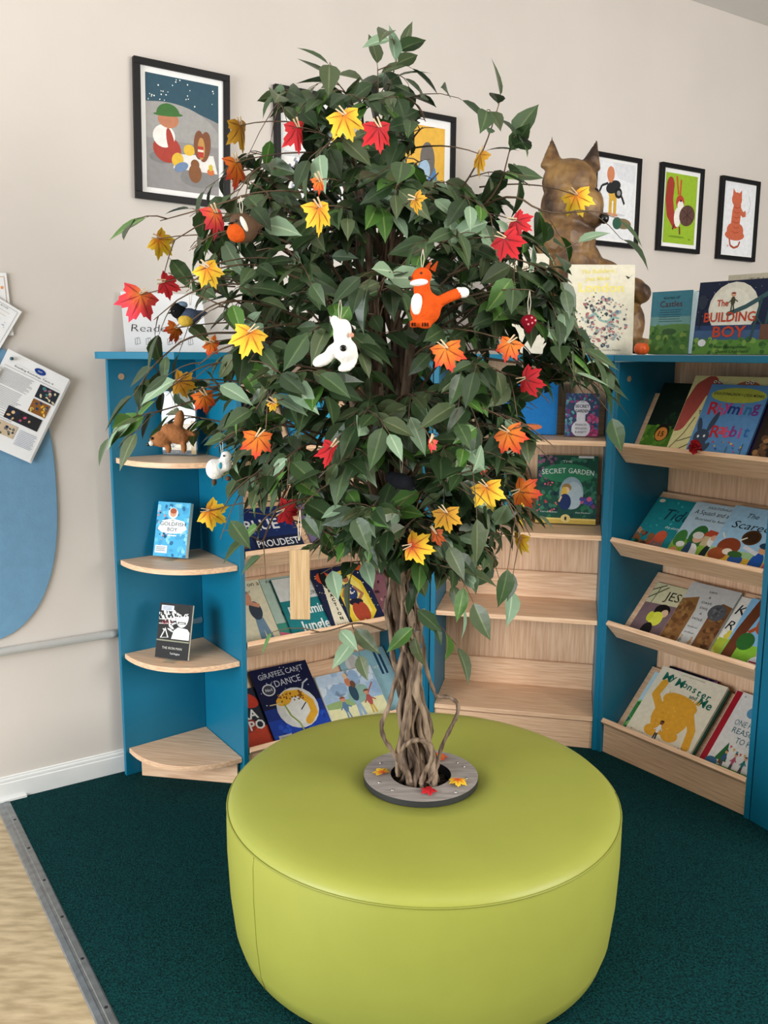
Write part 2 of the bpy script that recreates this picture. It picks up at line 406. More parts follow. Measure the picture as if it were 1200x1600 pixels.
for i in range(230):
    a, r = rn.uniform(0, 6.28), .072*math.sqrt(rn.random()); b.ball(CC+V((r*math.cos(a), r*math.sin(a), .392+rn.uniform(-.004, .006))), (rn.uniform(.004, .009), rn.uniform(.003, .006), .004), nu=6, nv=4)
b.lathe(CC, [(.077, .39), (.001, .391)], 24)
b.build('bark_chips', mat('bark_chips', '2A211B', rough=.95, noise=.4, scale=60), seat)
# ------------------------------------------------------------------ hanging things: where they sit in the crown
OUT = [(80, 590, 625), (110, 480, 645), (150, 425, 655), (200, 395, 690), (250, 362, 760), (300, 345, 800), (330, 285, 830), (400, 262, 880),
       (450, 225, 885), (500, 268, 915), (550, 225, 915), (600, 235, 895), (640, 225, 880), (700, 245, 865), (750, 345, 850), (800, 385, 815), (850, 440, 770), (900, 565, 705), (940, 600, 670)]
AX = [(80, 575), (350, 585), (560, 603), (700, 612), (900, 628), (1000, 630), (1200, 655)]
def interp(tab, y, k=1):
    if y <= tab[0][0]: return tab[0][k]
    for a, b in zip(tab, tab[1:]):
        if y <= b[0]: t = (y-a[0])/(b[0]-a[0]); return a[k]+(b[k]-a[k])*t
    return tab[-1][k]
TY = 2.155
PROF = []       # z, left reach, right reach, axis x
for y in range(80, 941, 20):
    c = at_depth(interp(AX, y), y, TY); PROF.append((c.z, c.x-at_depth(interp(OUT, y, 1), y, TY).x, at_depth(interp(OUT, y, 2), y, TY).x-c.x, c.x))
PROF.sort()
def reach(z, phi):          # how far the crown reaches at height z in direction phi
    l, r = interp(PROF, z, 1), interp(PROF, z, 2); f = min((l+r)/2*.97, .52)
    c, s = math.cos(phi), math.sin(phi); h = r if c >= 0 else l
    return 1/math.sqrt((c/h)**2+(s/f)**2)
def axis(z): return V((interp(PROF, z, 3) if z > PROF[0][0] else interp([(.4, OC.x-.005), (PROF[0][0], PROF[0][3])], z), TY, z))
def front(x, y, k=.93):     # the point where the sight line of (x, y) meets the crown's near side
    for i in range(120):
        Y = 1.50+i*.008; p = at_depth(x, y, Y); a = axis(p.z); d = p-a; r = math.hypot(d.x, d.y)
        if r < 1e-6 or r <= reach(p.z, math.atan2(d.y, d.x))*k: return p
    return at_depth(x, y, TY-.02)
HANG = []
KEEP = []       # (x, y, radius in px, depth): no foliage hangs in front of these
def keep(x, y, r, p, f=1.0): KEEP.append((x, y, r*f, project(p)[2]))

LOBES = [(0, 1.05), (6, .86), (12, .88), (22, .60), (30, .78), (37, .76), (46, .97), (54, .76), (62, .74), (73, .50), (82, .62), (92, .60), (104, .70), (114, .52), (130, .38), (150, .24), (172, .12)]
def maple_mats():
    out = {}
    for k, (c0, c1, c2) in {'yellow': ('E88A1C', 'F2C12C', 'F6CF3A'), 'orange': ('E2821E', 'E4701E', 'D8302A'), 'red': ('B30F1E', 'C3141F', 'D01A28'), 'mustard': ('B87A12', 'CB9420', 'D6A326'),
                            'mixed': ('D9481E', 'F3BE2A', 'F5D030'), 'coral': ('E87A30', 'E8413F', 'DE3350'), 'dusk': ('B5521C', 'C05A20', 'A8401C')}.items():
        m = bpy.data.materials.new('maple_'+k); m.use_nodes = True; nt = m.node_tree; b = nt.nodes['Principled BSDF']; b.inputs['Roughness'].default_value = .7
        uv = nt.nodes.new('ShaderNodeUVMap'); sx = nt.nodes.new('ShaderNodeSeparateXYZ'); nz = nt.nodes.new('ShaderNodeTexNoise'); nz.inputs['Scale'].default_value = 9
        ad = nt.nodes.new('ShaderNodeMath'); ad.operation = 'MULTIPLY_ADD'; ad.inputs[1].default_value = .35
        sb = nt.nodes.new('ShaderNodeMath'); sb.operation = 'SUBTRACT'; sb.inputs[1].default_value = .17
        r = nt.nodes.new('ShaderNodeValToRGB'); e = r.color_ramp.elements; e[0].color = lin(c0); e[1].color = lin(c2); e[0].position = .1; e[1].position = .95; x = e.new(.5); x.color = lin(c1)
        nt.links.new(uv.outputs[0], sx.inputs[0]); nt.links.new(uv.outputs[0], nz.inputs['Vector']); nt.links.new(nz.outputs['Fac'], ad.inputs[0]); nt.links.new(sx.outputs['X'], ad.inputs[2])
        nt.links.new(ad.outputs[0], sb.inputs[0]); nt.links.new(sb.outputs[0], r.inputs[0]); nt.links.new(r.outputs[0], b.inputs['Base Color']); out[k] = m
    return out
MAPLE = maple_mats()
m_peg = mat('pale_peg_wood', 'D9C09A', rough=.7, noise=.08, scale=90)
VEIN = {'yellow': 'B5700F', 'orange': '9C3512', 'red': '7E0A14', 'mustard': '7E4F0C', 'mixed': 'B85A12', 'coral': 'A82A30', 'dusk': '6E2A10'}
def maple(label, c, R, kind, roll=0, yaw=0, pitch=0, peg=True, group=None, frame=None, curl=1):
    """R = half size in metres; roll turns the tip away from straight down, yaw turns the leaf edge-on"""
    ra, ya, pa = (math.radians(x) for x in (roll, yaw, pitch))
    if frame is None:
        m = Matrix.Rotation(ya, 3, 'Z') @ Matrix.Rotation(pa, 3, 'X') @ Matrix.Rotation(-ra, 3, 'Y')
        ex, ey, ez = m @ V((1, 0, 0)), m @ V((0, 0, 1)), m @ V((0, -1, 0))
    else: ex, ey, ez = frame
    def P(ang, rad, lift=0):   # ang from the tip; tip points along -ey
        x, y = math.sin(ang)*rad, -math.cos(ang)*rad
        w = curl*(-.34*x*x+.14*math.sin(ang*3+roll)*rad*rad-.22*max(0, -y)**2)
        return c+(ex*x+ey*(y+.42)+ez*(w+lift))*R
    if peg: HANG.append(c+(ey*.42)*R)
    root = thing('autumn_leaf', label, 'leaf', c, group)
    pts = [(math.radians(a), r) for a, r in LOBES]; pts = pts+[(-a, r) for a, r in reversed(pts[1:])]
    b = MB()
    for (a0, r0), (a1, r1) in zip(pts, pts[1:]+pts[:1]):
        b.face([P(0, 0), P(a0, r0*.5), P(a1, r1*.5)], 0, [(0, 0), (r0*.5, a0), (r1*.5, a1)])
        b.face([P(a0, r0*.5), P(a0, r0), P(a1, r1), P(a1, r1*.5)], 0, [(r0*.5, a0), (r0, a0), (r1, a1), (r1*.5, a1)])
    bl = b.build('blade', MAPLE[kind], root, smooth=True)
    v = MB()
    for a in (0, 45, -45, 102, -102):
        a = math.radians(a); rr = .88 if abs(a) < .9 else .7
        v.face([P(a, .02, .02), P(a-.05, rr*.5, .02), P(a, rr, .02), P(a+.05, rr*.5, .02)])
    v.build('veins', mat('vein_'+kind, VEIN[kind], rough=.8, noise=.1), bl)
    if peg:
        q = MB(); t = P(math.pi, .12, .03); d = (ey*.8+ex*(.5 if roll <= 0 else -.5)+ez*.15).normalized(); s = ex.cross(d).normalized()
        for k in (-1, 1):
            dd = (d+ex*.16*k).normalized()
            q.box(t-d*.007+ez*.0012*k+ex*.0004*k, dd*.021, ex*.0026*k, ez*.0025)
        q.build('peg', m_peg, root)
    return root
LEAVES = [  # x, y, half-size px, kind, roll, yaw, label
 (378, 215, 33, 'mustard', 8, 66, 'yellow autumn leaf seen nearly edge-on, at the upper left edge of the tree'),
 (372, 272, 32, 'orange', 5, 64, 'orange autumn leaf turned edge-on, beside the right side of the first black frame'),
 (466, 217, 32, 'red', 14, 58, 'narrow red autumn leaf left of the big yellow leaf near the tree top'),
 (543, 197, 33, 'yellow', 20, 8, 'large yellow and orange autumn leaf near the top of the tree'),
 (593, 216, 31, 'red', 8, 32, 'red autumn leaf close beside the large yellow one near the tree top'),
 (501, 343, 34, 'yellow', 10, 46, 'long yellow autumn leaf pegged in the upper middle of the crown'),
 (339, 350, 32, 'coral', 4, 62, 'narrow orange-pink autumn leaf hanging left of the robin'),
 (258, 384, 27, 'yellow', 50, 40, 'yellow autumn leaf half under green leaves at the far upper left'),
 (330, 431, 27, 'yellow', 30, 25, 'plain yellow autumn leaf above the blue and black felt bird'),
 (213, 478, 36, 'coral', -25, 25, 'coral red autumn leaf at the outermost left tip of the tree'),
 (268, 446, 24, 'red', 70, 35, 'dark red autumn leaf tucked behind a green leaf at the left'),
 (386, 536, 33, 'yellow', -20, 10, 'big bright yellow autumn leaf facing out at the left of the crown'),
 (272, 522, 21, 'orange', -35, 60, 'small orange autumn leaf hanging in front of the white sign'),
 (335, 543, 19, 'orange', 40, 45, 'small pale orange autumn leaf below the felt bird'),
 (292, 600, 25, 'mustard', 75, 30, 'mustard yellow autumn leaf in front of the corner unit top'),
 (322, 630, 24, 'orange', 10, 42, 'salmon orange autumn leaf above the acrylic sign holder'),
 (402, 697, 29, 'orange', -6, 18, 'orange and red autumn leaf pegged left of the trunk at shelf height'),
 (515, 712, 28, 'red', -18, 60, 'thin red autumn leaf pegged just left of the trunk'),
 (455, 800, 25, 'red', 80, 25, 'deep red autumn leaf hanging above the wood strip'),
 (338, 807, 28, 'yellow', 55, 15, 'yellow and orange autumn leaf touching the blue paperback'),
 (700, 560, 31, 'orange', 15, 15, 'orange autumn leaf with red edge below the felt fox'),
 (792, 548, 25, 'orange', -20, 30, 'orange-red autumn leaf right of the trunk under the bookcase top'),
 (832, 597, 28, 'red', 75, 45, 'red autumn leaf lying flat over the blue book at the right'),
 (800, 690, 30, 'orange', 30, 20, 'pale orange autumn leaf above the two yellow ones at the right'),
 (826, 770, 28, 'orange', 85, 22, 'rusty orange autumn leaf right in front of the green garden book'),
 (763, 777, 31, 'yellow', 18, 15, 'bright yellow autumn leaf folded over a green leaf at the lower right'),
 (698, 815, 27, 'mustard', 12, 15, 'dull mustard autumn leaf just right of the trunk'),
 (682, 842, 19, 'dusk', 10, 50, 'small brown-orange autumn leaf tucked under the mustard one'),
 (658, 857, 30, 'mixed', 80, 12, 'yellow autumn leaf with a red centre, lowest on the trunk'),
 (811, 853, 25, 'yellow', 0, 66, 'slim yellow autumn leaf hanging at the very lowest right sprig'),
 (796, 386, 30, 'red', 35, 20, 'bright red autumn leaf at the right, left of the bear'),
 (815, 351, 24, 'red', 60, 30, 'darker red autumn leaf just above another red one near the bear'),
 (904, 319, 28, 'yellow', 20, 20, 'golden yellow autumn leaf hanging in front of the bear'),
 (746, 256, 27, 'mustard', -20, 66, 'slender yellow autumn leaf at the upper right below the tall sprig'),
 (673, 698, 15, 'coral', 0, 60, 'tiny pink-red autumn leaf right of the trunk'),
 (500, 292, 18, 'orange', 10, 55, 'small peach autumn leaf deep in the upper crown'),
 (429, 635, 13, 'yellow', 30, 40, 'tiny yellow autumn leaf deep in the left of the crown'),
 (652, 318, 20, 'mustard', 45, 55, 'dull yellow autumn leaf half hidden right of the upper trunk'),
]
for x, y, s, kind, roll, yaw, lab in LEAVES:
    p = front(x, y); R = s*project(p)[2]/F_PX*1.22
    maple(lab, p, R, kind, roll, yaw if x < 600 else -yaw, pitch=random.uniform(-12, 6), group='artificial autumn leaves')
    keep(x, y, s*.9, p)
# fallen ones on the collar
for ang, r, R, kind, lift, lab in ((178, .105, .032, 'mixed', .4285, 'yellow and orange leaf lying on the left of the grey collar'),
                             (-84, .104, .03, 'red', .4285, 'red leaf lying on the front of the grey collar'),
                             (-33, .108, .033, 'mixed', .4285, 'yellow and orange leaf lying on the right of the grey collar'),
                             (56, .108, .032, 'orange', .4285, 'orange leaf lying on the grey collar behind the stems')):
    a = math.radians(ang); c = CC+V((r*math.cos(a), r*math.sin(a), lift)); t = V((math.cos(a+2.1), math.sin(a+2.1), 0))
    maple(lab, c, R, kind, frame=(V((-t.y, t.x, 0)), t, Z), peg=False, group='fallen autumn leaves', curl=.55)

# ------------------------------------------------------------------ felt ornaments
def felt(n, c): return mat('felt_'+n, c, rough=.95, noise=.1, scale=60, bump=.6, bscale=160, spec=.1)
m_str = mat('cotton_string', 'CFC6B2', rough=.9, noise=.08)
def string(root, p, top):
    b = MB(); w = V((.003, 0, 0)); b.tube([p-w*.3, p-w+(top-p)*.5, top], .0007, 5); b.tube([p+w*.3, p+w+(top-p)*.5, top], .0007, 5)
    b.build('string', m_str, root); HANG.append(V(top))
def blob(name, parent, parts, m, vox=.004):
    b = MB()
    for c, r, *ax in parts: b.ball(c, r, 0, ax[0] if ax else None, 16, 10)
    return b.build(name, m, parent, smooth=True, remesh=vox)
def rotY(a): return Matrix.Rotation(math.radians(a), 3, 'Y')
def unitpx(x, y, k=.97):
    p = front(x, y, k); s = project(p)[2]/F_PX; return p, s, (lambda dx, dy, dz=0: p+V((dx*s, -dz*s, -dy*s)))   # dz>0 comes nearer
m_eye = mat('black_bead', '0A0A0A', rough=.2, noise=.02)
def bead(parent, c, r, name='eye'):
    b = MB(); b.ball(c, r, nu=10, nv=7); return b.build(name, m_eye, parent, smooth=True)
# robin
p, s, q = unitpx(378, 357); keep(378, 357, 27, p)
o = thing('felt_robin', 'round felt robin with an orange breast, hanging at the upper left', 'ornament', p, 'felt animals on the tree')
bd = blob('body', o, [(q(2, 0), (24*s, 20*s, 23*s)), (q(-4, -10, 4), (15*s, 14*s, 13*s)), (q(20, -4, -8), (14*s, 8*s, 6*s))], felt('brown', '5B4636'))
blob('breast', bd, [(q(-6, 7, 9), (17*s, 14*s, 16*s))], felt('orange', 'C4511A'))
blob('stripe', bd, [(q(6, -4, 12), (5*s, 12*s, 15*s), rotY(-25))], felt('cream', 'E4DCCB'))
bead(bd, q(-6, -9, 18), 2.2*s); b = MB(); b.tube([q(-12, -6, 17), q(-19, -4, 20)], [2.2*s, .3*s], 6); b.build('beak', m_eye, bd)
string(o, q(0, -22), q(-1, -48))
# blue tit
p, s, q = unitpx(290, 491); keep(290, 491, 25, p)
o = thing('felt_blue_bird', 'black and blue felt bird with a yellow breast in front of the white sign', 'ornament', p, 'felt animals on the tree')
bd = blob('body', o, [(q(4, 4), (20*s, 15*s, 14*s)), (q(22, -2, -4), (13*s, 6*s, 5*s))], felt('slate_blue', '3E4A5E'))
blob('head', bd, [(q(-10, -5, 5), (13*s, 12*s, 13*s))], felt('black', '0F1114')); blob('cap', bd, [(q(-4, -14, 4), (10*s, 9*s, 6*s))], felt('pale_blue', '71869B'))
blob('breast', bd, [(q(2, 10, 9), (13*s, 9*s, 10*s))], felt('yellow', 'B99A3C')); bead(bd, q(-14, -4, 16), 1.8*s)
b = MB(); b.tube([q(-20, -2, 10), q(-27, 0, 11)], [2*s, .3*s], 6); b.build('beak', m_eye, bd)
string(o, q(8, -14), q(10, -52))
# squirrel
p, s, q = unitpx(268, 680, .9); keep(262, 682, 38, p)
o = thing('felt_squirrel', 'brown felt squirrel hanging level in front of the acrylic sign holder', 'ornament', p, 'felt animals on the tree')
bd = blob('body', o, [(q(6, -2), (24*s, 13*s, 15*s), rotY(22)), (q(-14, 6, 3), (15*s, 12*s, 13*s)), (q(-25, 8, 3), (9*s, 8*s, 9*s)), (q(28, -4), (12*s, 4*s, 4*s), rotY(22)), (q(20, 18, 6), (5*s, 5*s, 10*s)), (q(-4, 20, 6), (5*s, 5*s, 8*s)),
          (q(12, -22, -2), (8*s, 8*s, 18*s), rotY(12)), (q(-20, -2, 3), (3*s, 3*s, 5*s))], felt('tan', '98643E'), .0028)
blob('cheek', bd, [(q(-30, 12, 8), (5*s, 5*s, 5*s))], felt('cream', 'E4DCCB')); bead(bd, q(-28, 4, 12), 2.4*s); bead(bd, q(-35, 14, 8), 3*s, 'nose')
string(o, q(4, -38), q(6, -70))
# sheep
p, s, q = unitpx(338, 735, .92); keep(336, 738, 24, p)
o = thing('felt_lamb', 'small white felt animal with brown feet below the top corner shelf', 'ornament', p, 'felt animals on the tree')
bd = blob('body', o, [(q(-2, -2), (15*s, 13*s, 17*s)), (q(14, -8), (11*s, 10*s, 10*s)), (q(16, -22), (9*s, 9*s, 9*s))], felt('white', 'E9E7E1'))
blob('feet', bd, [(q(-3, 18, 4), (5*s, 6*s, 6*s)), (q(19, 12, 4), (6*s, 6*s, 5*s))], felt('brown', '5B4636'))
blob('scarf', bd, [(q(8, -8, 8), (3.5*s, 5*s, 7*s))], felt('turquoise', '3FA3BE')); bead(bd, q(14, -24, 9), 1.6*s)
string(o, q(10, -24), q(8, -60))
# white mouse
p, s, q = unitpx(535, 540, .99); keep(530, 542, 36, p)
o = thing('felt_mouse', 'white felt animal with one black eye dangling head down in the middle of the tree', 'ornament', p, 'felt animals on the tree')
blobs = [(q(5, 8), (19*s, 18*s, 19*s)), (q(0, -20, -2), (15*s, 13*s, 22*s), rotY(8)), (q(-10, -34, 0), (8*s, 7*s, 14*s), rotY(-20)), (q(-14, 6, 2), (14*s, 10*s, 9*s), rotY(-35)), (q(-30, 22, 3), (19*s, 9*s, 10*s), rotY(-25))]
blobs += [(q(2+18*math.sin(a), 14+22*math.cos(a), 2), (6*s, 5.5*s, 6*s)) for a in (-.2, .1, .45, .8, 1.15, 1.5)]
bd = blob('body', o, blobs, felt('white', 'E9E7E1'), .0035)
b = MB(); b.ball(q(2, 4, 18.5), (5.2*s, 2*s, 5.2*s)); b.build('eye', m_eye, bd, smooth=True)
blob('cheek', bd, [(q(15, -16, 10), (5*s, 4*s, 5*s))], felt('pink_tan', 'C98F77'), .003)
string(o, q(-4, -38), q(-3, -74))
# fox
p, s, q = unitpx(667, 470, .99); keep(672, 465, 44, p)
o = thing('felt_fox', 'orange felt fox with a white-tipped tail hanging right of the trunk', 'ornament', p, 'felt animals on the tree')
m_fox = felt('fox_orange', 'D2521A')
tail = [(q(22+i*6, 0-i*3.2+.12*i*i, -3), (10*s, 9*s, 9*s)) for i in range(6)]
bd = blob('body', o, [(q(-2, 12), (25*s, 21*s, 27*s)), (q(-8, -18), (14*s, 12*s, 17*s)), (q(-8, -38), (16*s, 14*s, 13*s)), (q(-20, -32, 5), (9*s, 8*s, 6*s)), (q(-20, 36, 10), (10*s, 9*s, 6*s)), (q(-2, 38, 10), (10*s, 9*s, 6*s))]+tail, m_fox)
b = MB()
for dx in (8, -2): b.tube([q(dx, -46, -2), q(dx+8, -60, -2)], [5*s, .8*s], 8)
b.build('ears', felt('rust', 'A33F16'), bd)
blob('tail_tip', bd, [(q(57, -13, -3), (10*s, 9*s, 9*s)), (q(50, -13, -3), (8*s, 9*s, 9*s))], felt('white', 'E9E7E1'), .0035)
blob('belly', bd, [(q(-16, 6, 14), (10*s, 9*s, 18*s))], felt('white', 'E9E7E1'), .0035)
blob('muzzle', bd, [(q(-13, -27, 9), (16*s, 8*s, 6*s), rotY(-6))], felt('white', 'E9E7E1'), .0035)
bead(bd, q(-10, -41, 13), 1.7*s); bead(bd, q(-27, -33, 12), 3*s, 'nose')
b = MB()
for x0 in (-23, -3):
    for k in (-1, 0, 1): b.tube([q(x0+k*4, 34, 19), q(x0+k*4.5, 40, 18.5)], 1*s, 5)
b.build('toes', m_eye, bd); string(o, q(-8, -50), q(-7, -78))
# dark hedgehog, red bauble
p, s, q = unitpx(627, 752, .6); keep(627, 752, 22, p)
o = thing('felt_hedgehog', 'dark grey felt animal hanging against the lower trunk', 'ornament', p, 'felt animals on the tree')
bd = blob('body', o, [(q(0, 0), (22*s, 16*s, 13*s), rotY(15)), (q(-14, -6), (12*s, 10*s, 10*s)), (q(16, 9), (8*s, 7*s, 7*s))], felt('charcoal', '2A2D33'))
bead(bd, q(20, 9, 6), 2*s); string(o, q(0, -12), q(0, -60))
p, s, q = unitpx(826, 505, .97); keep(826, 505, 10, p)
o = thing('felt_bauble', 'small dark red felt ornament with pink spots near the carved bear', 'ornament', p, 'felt animals on the tree')
bd = blob('body', o, [(q(0, -3), (13*s, 12*s, 11*s)), (q(0, 9), (6*s, 6*s, 8*s))], felt('dark_red', '7A0F1E'))
for dx, dy in ((-5, -5), (3, -8), (4, 0), (-2, 2), (9, -4)):
    b = MB(); b.ball(q(dx, dy, 11-abs(dx)*.3), 1.7*s, nu=8, nv=5); b.build('spot', felt('pink', 'D98A92'), bd)
string(o, q(0, -13), q(0, -50))
# clear sleeve with a wooden strip
p = front(468, 915, 1.0); p = at_depth(468, 915, 1.72); s = project(p)[2]/F_PX; q = lambda dx, dy, dz=0: p+V((dx*s, -dz*s, -dy*s))
keep(468, 920, 45, p); KEEP.append((468, 960, 34, 2.3)); KEEP.append((468, 885, 34, 2.3))
o = thing('hanging_strip', 'strip of pale wood in a clear sleeve hanging under the tree', 'strip', p)
m_clear = bpy.data.materials.new('clear_plastic'); m_clear.use_nodes = True; nt = m_clear.node_tree; nt.nodes.clear()
ou = nt.nodes.new('ShaderNodeOutputMaterial'); mx = nt.nodes.new('ShaderNodeMixShader'); tr = nt.nodes.new('ShaderNodeBsdfTransparent'); gl = nt.nodes.new('ShaderNodeBsdfGlossy'); fr = nt.nodes.new('ShaderNodeLayerWeight'); ma = nt.nodes.new('ShaderNodeMath'); ma.operation = 'MULTIPLY_ADD'; ma.inputs[1].default_value = .15; ma.inputs[2].default_value = .01
tr.inputs[0].default_value = (.96, .98, .98, 1); gl.inputs['Roughness'].default_value = .12; fr.inputs['Blend'].default_value = .3
nt.links.new(fr.outputs['Facing'], ma.inputs[0]); nt.links.new(ma.outputs[0], mx.inputs[0]); nt.links.new(tr.outputs[0], mx.inputs[1]); nt.links.new(gl.outputs[0], mx.inputs[2]); nt.links.new(mx.outputs[0], ou.inputs[0])
b = MB(); b.box(q(-15, 55), V((31*s, 0, 0)), V((0, .004, 0)), Z*112*s); b.build('wood_strip', wood_mat('pale_strip_wood', (30, 30, 1.2), 'BE9468', 'D8B488'), o, bevel=.0008)
b = MB(); b.box(q(-18, 57, 1.5), V((37*s, 0, 0)), V((0, .0006, 0)), Z*129*s); b.build('sleeve', m_clear, o)
string(o, q(0, -72), q(2, -120))
# ------------------------------------------------------------------ the artificial tree
m_bark = mat('liana_bark', '46352A', rough=.85, scale=26, col2='957F6A', stretch=(3, 3, .5), bump=.9, bscale=45)
BARK = [m_bark, mat('liana_bark_dark', '2E221B', rough=.9, scale=26, col2='66523F', stretch=(3, 3, .5), bump=.9, bscale=45), mat('liana_bark_pale', '6A5644', rough=.85, scale=26, col2='A8927C', stretch=(3, 3, .5), bump=.9, bscale=45)]
m_twig = mat('twig', '5E4A36', rough=.8, noise=.2, scale=40)
def leaf_mat(name, c, vein, rough=.38):
    m = bpy.data.materials.new(name); m.use_nodes = True; nt = m.node_tree; b = nt.nodes['Principled BSDF']; b.inputs['Roughness'].default_value = rough
    b.inputs['Specular IOR Level'].default_value = .45
    uv = nt.nodes.new('ShaderNodeUVMap'); sx = nt.nodes.new('ShaderNodeSeparateXYZ'); nt.links.new(uv.outputs[0], sx.inputs[0])
    a = nt.nodes.new('ShaderNodeMath'); a.operation = 'SUBTRACT'; a.inputs[1].default_value = .5
    ab = nt.nodes.new('ShaderNodeMath'); ab.operation = 'ABSOLUTE'
    r = nt.nodes.new('ShaderNodeValToRGB'); e = r.color_ramp.elements; e[0].color = lin(vein); e[0].position = .015; e[1].color = lin(c); e[1].position = .07
    nt.links.new(sx.outputs['X'], a.inputs[0]); nt.links.new(a.outputs[0], ab.inputs[0]); nt.links.new(ab.outputs[0], r.inputs[0]); nt.links.new(r.outputs[0], b.inputs['Base Color'])
    n = nt.nodes.new('ShaderNodeTexNoise'); n.inputs['Scale'].default_value = 55; tc = nt.nodes.new('ShaderNodeTexCoord'); nt.links.new(tc.outputs['Object'], n.inputs['Vector'])
    bp = nt.nodes.new('ShaderNodeBump'); bp.inputs['Strength'].default_value = .25; bp.inputs['Distance'].default_value = .003
    nt.links.new(n.outputs['Fac'], bp.inputs['Height']); nt.links.new(bp.outputs[0], b.inputs['Normal'])
    return m
LM = [leaf_mat('leaf_deep_green', '263A20', '3E5232'), leaf_mat('leaf_green', '3A502F', '5A6E45'), leaf_mat('leaf_olive', '495638', '6B7750'),
      leaf_mat('leaf_bright_green', '4A7230', '7E9A54'), leaf_mat('leaf_grey_green', '7C9678', 'A6B89A', .6)]
LW = [.34, .30, .18, .09, .09]
rn = random.Random(11)
ST = [(0, 0), (.12, .62), (.3, 1), (.52, .92), (.74, .55), (.9, .17), (1, 0)]
def leaf(mb, p, d, nrm, L, k, W=.45, curl=.22, fold=.12):
    d = d.normalized(); side = d.cross(nrm)
    if side.length < 1e-4: side = d.cross(V((1, 0, .2)))
    side.normalize(); nrm = side.cross(d).normalized(); W = W*L/2
    rows = []
    for t, w in ST:
        c = p+d*(L*t)-nrm*(curl*L*t*t); e = nrm*(fold*w*W*2)
        rows.append((c-side*w*W+e, c, c+side*w*W+e, t))
    for a, b in zip(rows, rows[1:]):
        for i, u in ((0, 0.), (1, .5)):
            f4 = [a[i], a[i+1], b[i+1], b[i]]; us = [(u, a[3]), (u+.5, a[3]), (u+.5, b[3]), (u, b[3])]
            if a[3] == 0: f4.pop(1); us.pop(1)
            elif b[3] == 1: f4.pop(2); us.pop(2)
            mb.face(f4, k, us)
# sight lines the foliage leaves open: things on the shelves and the wall that show past the crown
CLEAR = [(x, y, r, 3.2) for x, y, r in ((888, 765, 40), (890, 735, 40), (906, 648, 26), (852, 640, 12), (287, 830, 30), (432, 838, 22), (540, 925, 40), (420, 945, 40), (965, 490, 28), (945, 435, 22),
         (262, 195, 58), (275, 270, 38), (690, 215, 22), (690, 250, 20), (447, 215, 12), (880, 900, 55), (810, 950, 50), (240, 790, 40), (250, 760, 24), (260, 740, 30), (340, 900, 40), (470, 1090, 70), (560, 1060, 60), (985, 320, 20), (720, 1000, 50))]
CLEAR_ON = True
def free(p, L, zones=None):
    if zones is CLEAR and not CLEAR_ON: return True
    x, y, z = project(p)
    for kx, ky, kr, kz in (zones or (KEEP+CLEAR if CLEAR_ON else KEEP)):
        if z < kz+.015 and (x-kx)**2+(y-ky)**2 < (kr+L*.38*F_PX/z)**2: return False
    return True
tree = thing('artificial_tree', 'tall artificial leafy tree with twisted bare stems growing out of the green seat', 'tree', CC+Z*.4)
# the bundle of twisted stems
def spine(z): return axis(z)
nst = 19
for i in range(nst):
    a0 = 2*math.pi*i/nst+rn.uniform(-.1, .1); inner = i % 3 == 0; tw = rn.uniform(-1.6, 1.6); r1 = rn.uniform(.5, 1) if not inner else .3
    R0 = rn.uniform(.005, .0115) if not inner else rn.uniform(.011, .016); ph = [rn.uniform(0, 6.28) for _ in range(4)]
    top = rn.uniform(1.05, 1.3) if not inner else rn.uniform(1.7, 2.0); pts = []; rad = []; n = 34
    for j in range(n+1):
        t = j/n; z = .395+(top-.395)*t; h = (z-.395)
        br = interp([(0, .05), (.06, .047), (.2, .047), (.42, .049), (.55, .055), (.8, .075), (1.2, .12), (1.7, .14)], h)*(r1 if h > .05 else 1-(1-r1)*h/.05)
        if inner: br *= .55 if h < .5 else 1
        a = a0+tw*h; c = spine(z)
        pts.append(c+V((math.cos(a)*br+.008*math.sin(h*22+ph[0])+.005*math.sin(h*47+ph[1]), math.sin(a)*br+.008*math.sin(h*25+ph[2])+.004*math.sin(h*41+ph[3]), 0)))
        rad.append(R0*(1-.45*t)*(1+.13*math.sin(h*60+ph[1])+.1*math.sin(h*140+ph[2])))
    b = MB(); b.tube(pts, rad, 8); b.build('stem', BARK[1] if inner and i % 2 else rn.choice((BARK[0], BARK[0], BARK[2], BARK[1])), tree, smooth=True)
